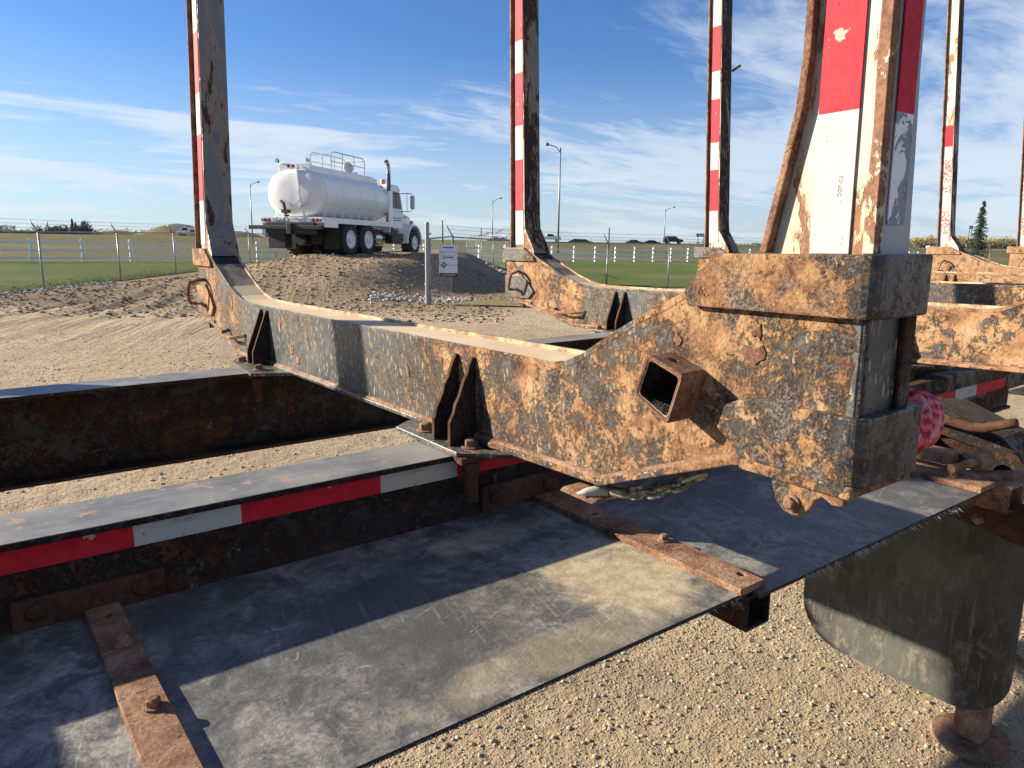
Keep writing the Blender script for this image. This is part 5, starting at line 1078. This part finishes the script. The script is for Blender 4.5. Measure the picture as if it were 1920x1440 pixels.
# ------------------------------------------------------------------ trees
def clumps(n, fn, size, mt, name, parent, base, per=5):
    k = MB()
    for _ in range(n):
        c_, sc_ = fn()
        for j in range(per):
            p = c_ + Vector([random.gauss(0, size * .5) for _ in range(3)]); a = Vector([random.gauss(0, 1) for _ in range(3)]).normalized(); b_ = a.orthogonal().normalized(); s2 = size * sc_ * random.uniform(.5, 1.1)
            k.add([p - b_ * s2, p + a * s2 * .7, p + b_ * s2, p - a.cross(b_) * s2 * .4], [(0, 1, 2), (0, 2, 3)])
    q = build(name, k, M[mt], parent, tuple(base), 1, fix=False); q.location = (0, 0, 0); return q
def spruce(x, ytop, d, lab, wpx=20, seed=1):
    random.seed(seed); b = pos(px(x, d), d); t = topz(ytop, d, x); h = t - b.z; o = empty('spruce_tree', b, label=lab, cat='tree', group='spruce trees')
    k = MB(); k.tube([b, b + Vector((0, 0, h))], [h * .018, h * .003], 6); q = build('trunk', k, M['bark'], o, tuple(b), 1); q.location = (0, 0, 0)
    R0 = wpx * d / 1356; k = MB(); z = h * .10
    while z < h * .985:
        f = 1 - z / h; nb = 9
        for i in range(nb):
            a = random.uniform(0, 6.283); L = R0 * (f ** .85) * random.uniform(.55, 1.15) + .12; dr = Vector((math.cos(a), math.sin(a), 0)); p0 = b + Vector((0, 0, z)); tip = p0 + dr * L + Vector((0, 0, -L * random.uniform(.18, .45)))
            m_ = max(4, int(L / .16))
            for s_ in range(m_):
                c_ = p0.lerp(tip, (s_ + .5) / m_); wdt = .15 + L * .16 * (1 - s_ / m_)
                for r_ in range(3):
                    e_ = dr.cross(Vector((0, 0, 1))) * random.uniform(-1, 1) * wdt + dr * random.uniform(.02, .2) + Vector((0, 0, random.uniform(-.22, .03)))
                    n_ = Vector((random.uniform(-.05, .05), random.uniform(-.05, .05), random.uniform(.03, .09))); k.add([c_ + n_, c_ - n_, c_ + e_], [(0, 1, 2)])
        z += h * .018
    q = build('crown', k, M['spruce'], o, tuple(b), 1, fix=False); q.location = (0, 0, 0)
spruce(1828, 378, 130, 'tall spruce standing alone right of the sandy stake', 21, 3); spruce(1441, 408, 120, 'spruce mostly hidden behind the flared foot of the near stake', 14, 5)
spruce(134, 410, 230, 'small spruce poking above the bushes at far left', 5, 6); spruce(140, 417, 232, 'lower of the two small spruces at far left', 4, 8)
def bush(x, d, w_, h_, lab, mt='twig', n=130, seed=0, nm='bush'):
    random.seed(seed + int(x)); b = pos(px(x, d), d); o = empty(nm, b, label=lab, cat='bush' if nm == 'bush' else 'tree')
    k = MB()
    for i in range(9):
        a = random.uniform(0, 6.28); k.tube([b, b + Vector((math.cos(a) * w_ * .5, math.sin(a) * w_ * .5, h_ * random.uniform(.7, 1.05)))], [.07, .02], 4)
    q = build('stems', k, M['bark'], o, tuple(b), 1, fix=False); q.location = (0, 0, 0)
    def f():
        while True:
            v = Vector([random.uniform(-1, 1) for _ in range(3)])
            if v.length < 1: break
        return b + Vector((v.x * w_, v.y * w_, h_ * (.5 + .5 * v.z))), random.uniform(.6, 1.3)
    clumps(n, f, .28 * h_ / 3, mt, 'crown', o, b)
for i, (x, y, w_, mt, lab) in enumerate(((8, 421, 4.2, 'twig', 'bare grey bushes at the far left edge'), (45, 431, 3.0, 'twig', 'low bare bush second from the far left'), (75, 423, 4.5, 'dullgreen', 'wide dark round bush on the far bank'), (103, 424, 3.0, 'twig', 'bare bush between the round bush and the small spruces'), (118, 421, 3.0, 'twig', 'bare bush just left of the small spruces'), (146, 422, 2.6, 'twig', 'bare bush behind the small spruces'), (158, 415, 1.8, 'twig', 'slender bare sapling right of the small spruces'), (171, 431, 3.5, 'twig', 'low bare bush farthest right before the berm'))):
    d = 225; b0 = pos(px(x, d), d); bush(x, d, w_, topz(y, d, x) - b0.z, lab, mt)
# far autumn wood along the right horizon and a thin far tree line: nobody could count these
def wood(x0, x1, d, yt, mt, lab, n, sd_=1, jit=1.5):
    random.seed(sd_); b = pos(px((x0 + x1) / 2, d), d)
    def f():
        x = random.uniform(x0, x1); p = pos(px(x, d), d + random.uniform(-8, 8)); top = topz(yt(x), d, x) + random.gauss(0, .5); return Vector((p.x, p.y, p.z + (top - p.z) * random.random() ** .7)), random.uniform(.6, 1.2)
    k = MB()
    for _ in range(n):
        c_, sc_ = f()
        for j in range(3):
            p = c_ + Vector([random.gauss(0, jit * .5) for _ in range(3)]); a = Vector([random.gauss(0, 1) for _ in range(3)]).normalized(); b_ = a.orthogonal().normalized(); s2 = jit * .5 * sc_
            k.add([p - b_ * s2, p + a * s2, p + b_ * s2], [(0, 1, 2)])
    q = build('distant_wood', k, M[mt], None, tuple(b), 1, fix=False); tag(q, lab, 'trees', kind='stuff')
wood(1690, 2000, 420, lambda x: 450 + 3 * math.sin(x * .09) + (2 if x > 1800 else 0), 'autumn', 'long low belt of yellow autumn trees on the right horizon', 5200, 2)
wood(1700, 2000, 380, lambda x: 456 + 2 * math.sin(x * .2), 'dullgreen', 'dark undergrowth in front of the autumn trees at right', 2200, 3)
wood(1270, 1700, 460, lambda x: 460 + 1.5 * math.sin(x * .11), 'dullgreen', 'thin distant tree line behind the highway in the middle', 2200, 4)
wood(-60, 420, 420, lambda x: 437 + 1.5 * math.sin(x * .13), 'dullgreen', 'thin distant tree line on the left horizon', 2600, 5)
# short grass blades along lawn edges and under the fence
random.seed(4); k = MB()
for _ in range(9000):
    if random.random() < .5: l_, d_ = -14.75 - random.expovariate(1.4), random.uniform(16, 42)
    else:
        x_ = random.uniform(12.5, 45); y_ = 20.0 + random.expovariate(1.6); l_, d_ = LD(x_, y_)
    p = pos(l_, d_, .03); hgt = random.uniform(.03, .11); a = Vector((random.gauss(0, .03), random.gauss(0, .03), hgt)); k.add([p + Vector((-.008, 0, 0)), p + Vector((.008, .004, 0)), p + a], [(0, 1, 2)])
q = build('grass_tufts', k, M['blade'], None, fix=False); tag(q, 'ragged grass tufts along the feet of the chain-link fences', 'grass', kind='stuff')
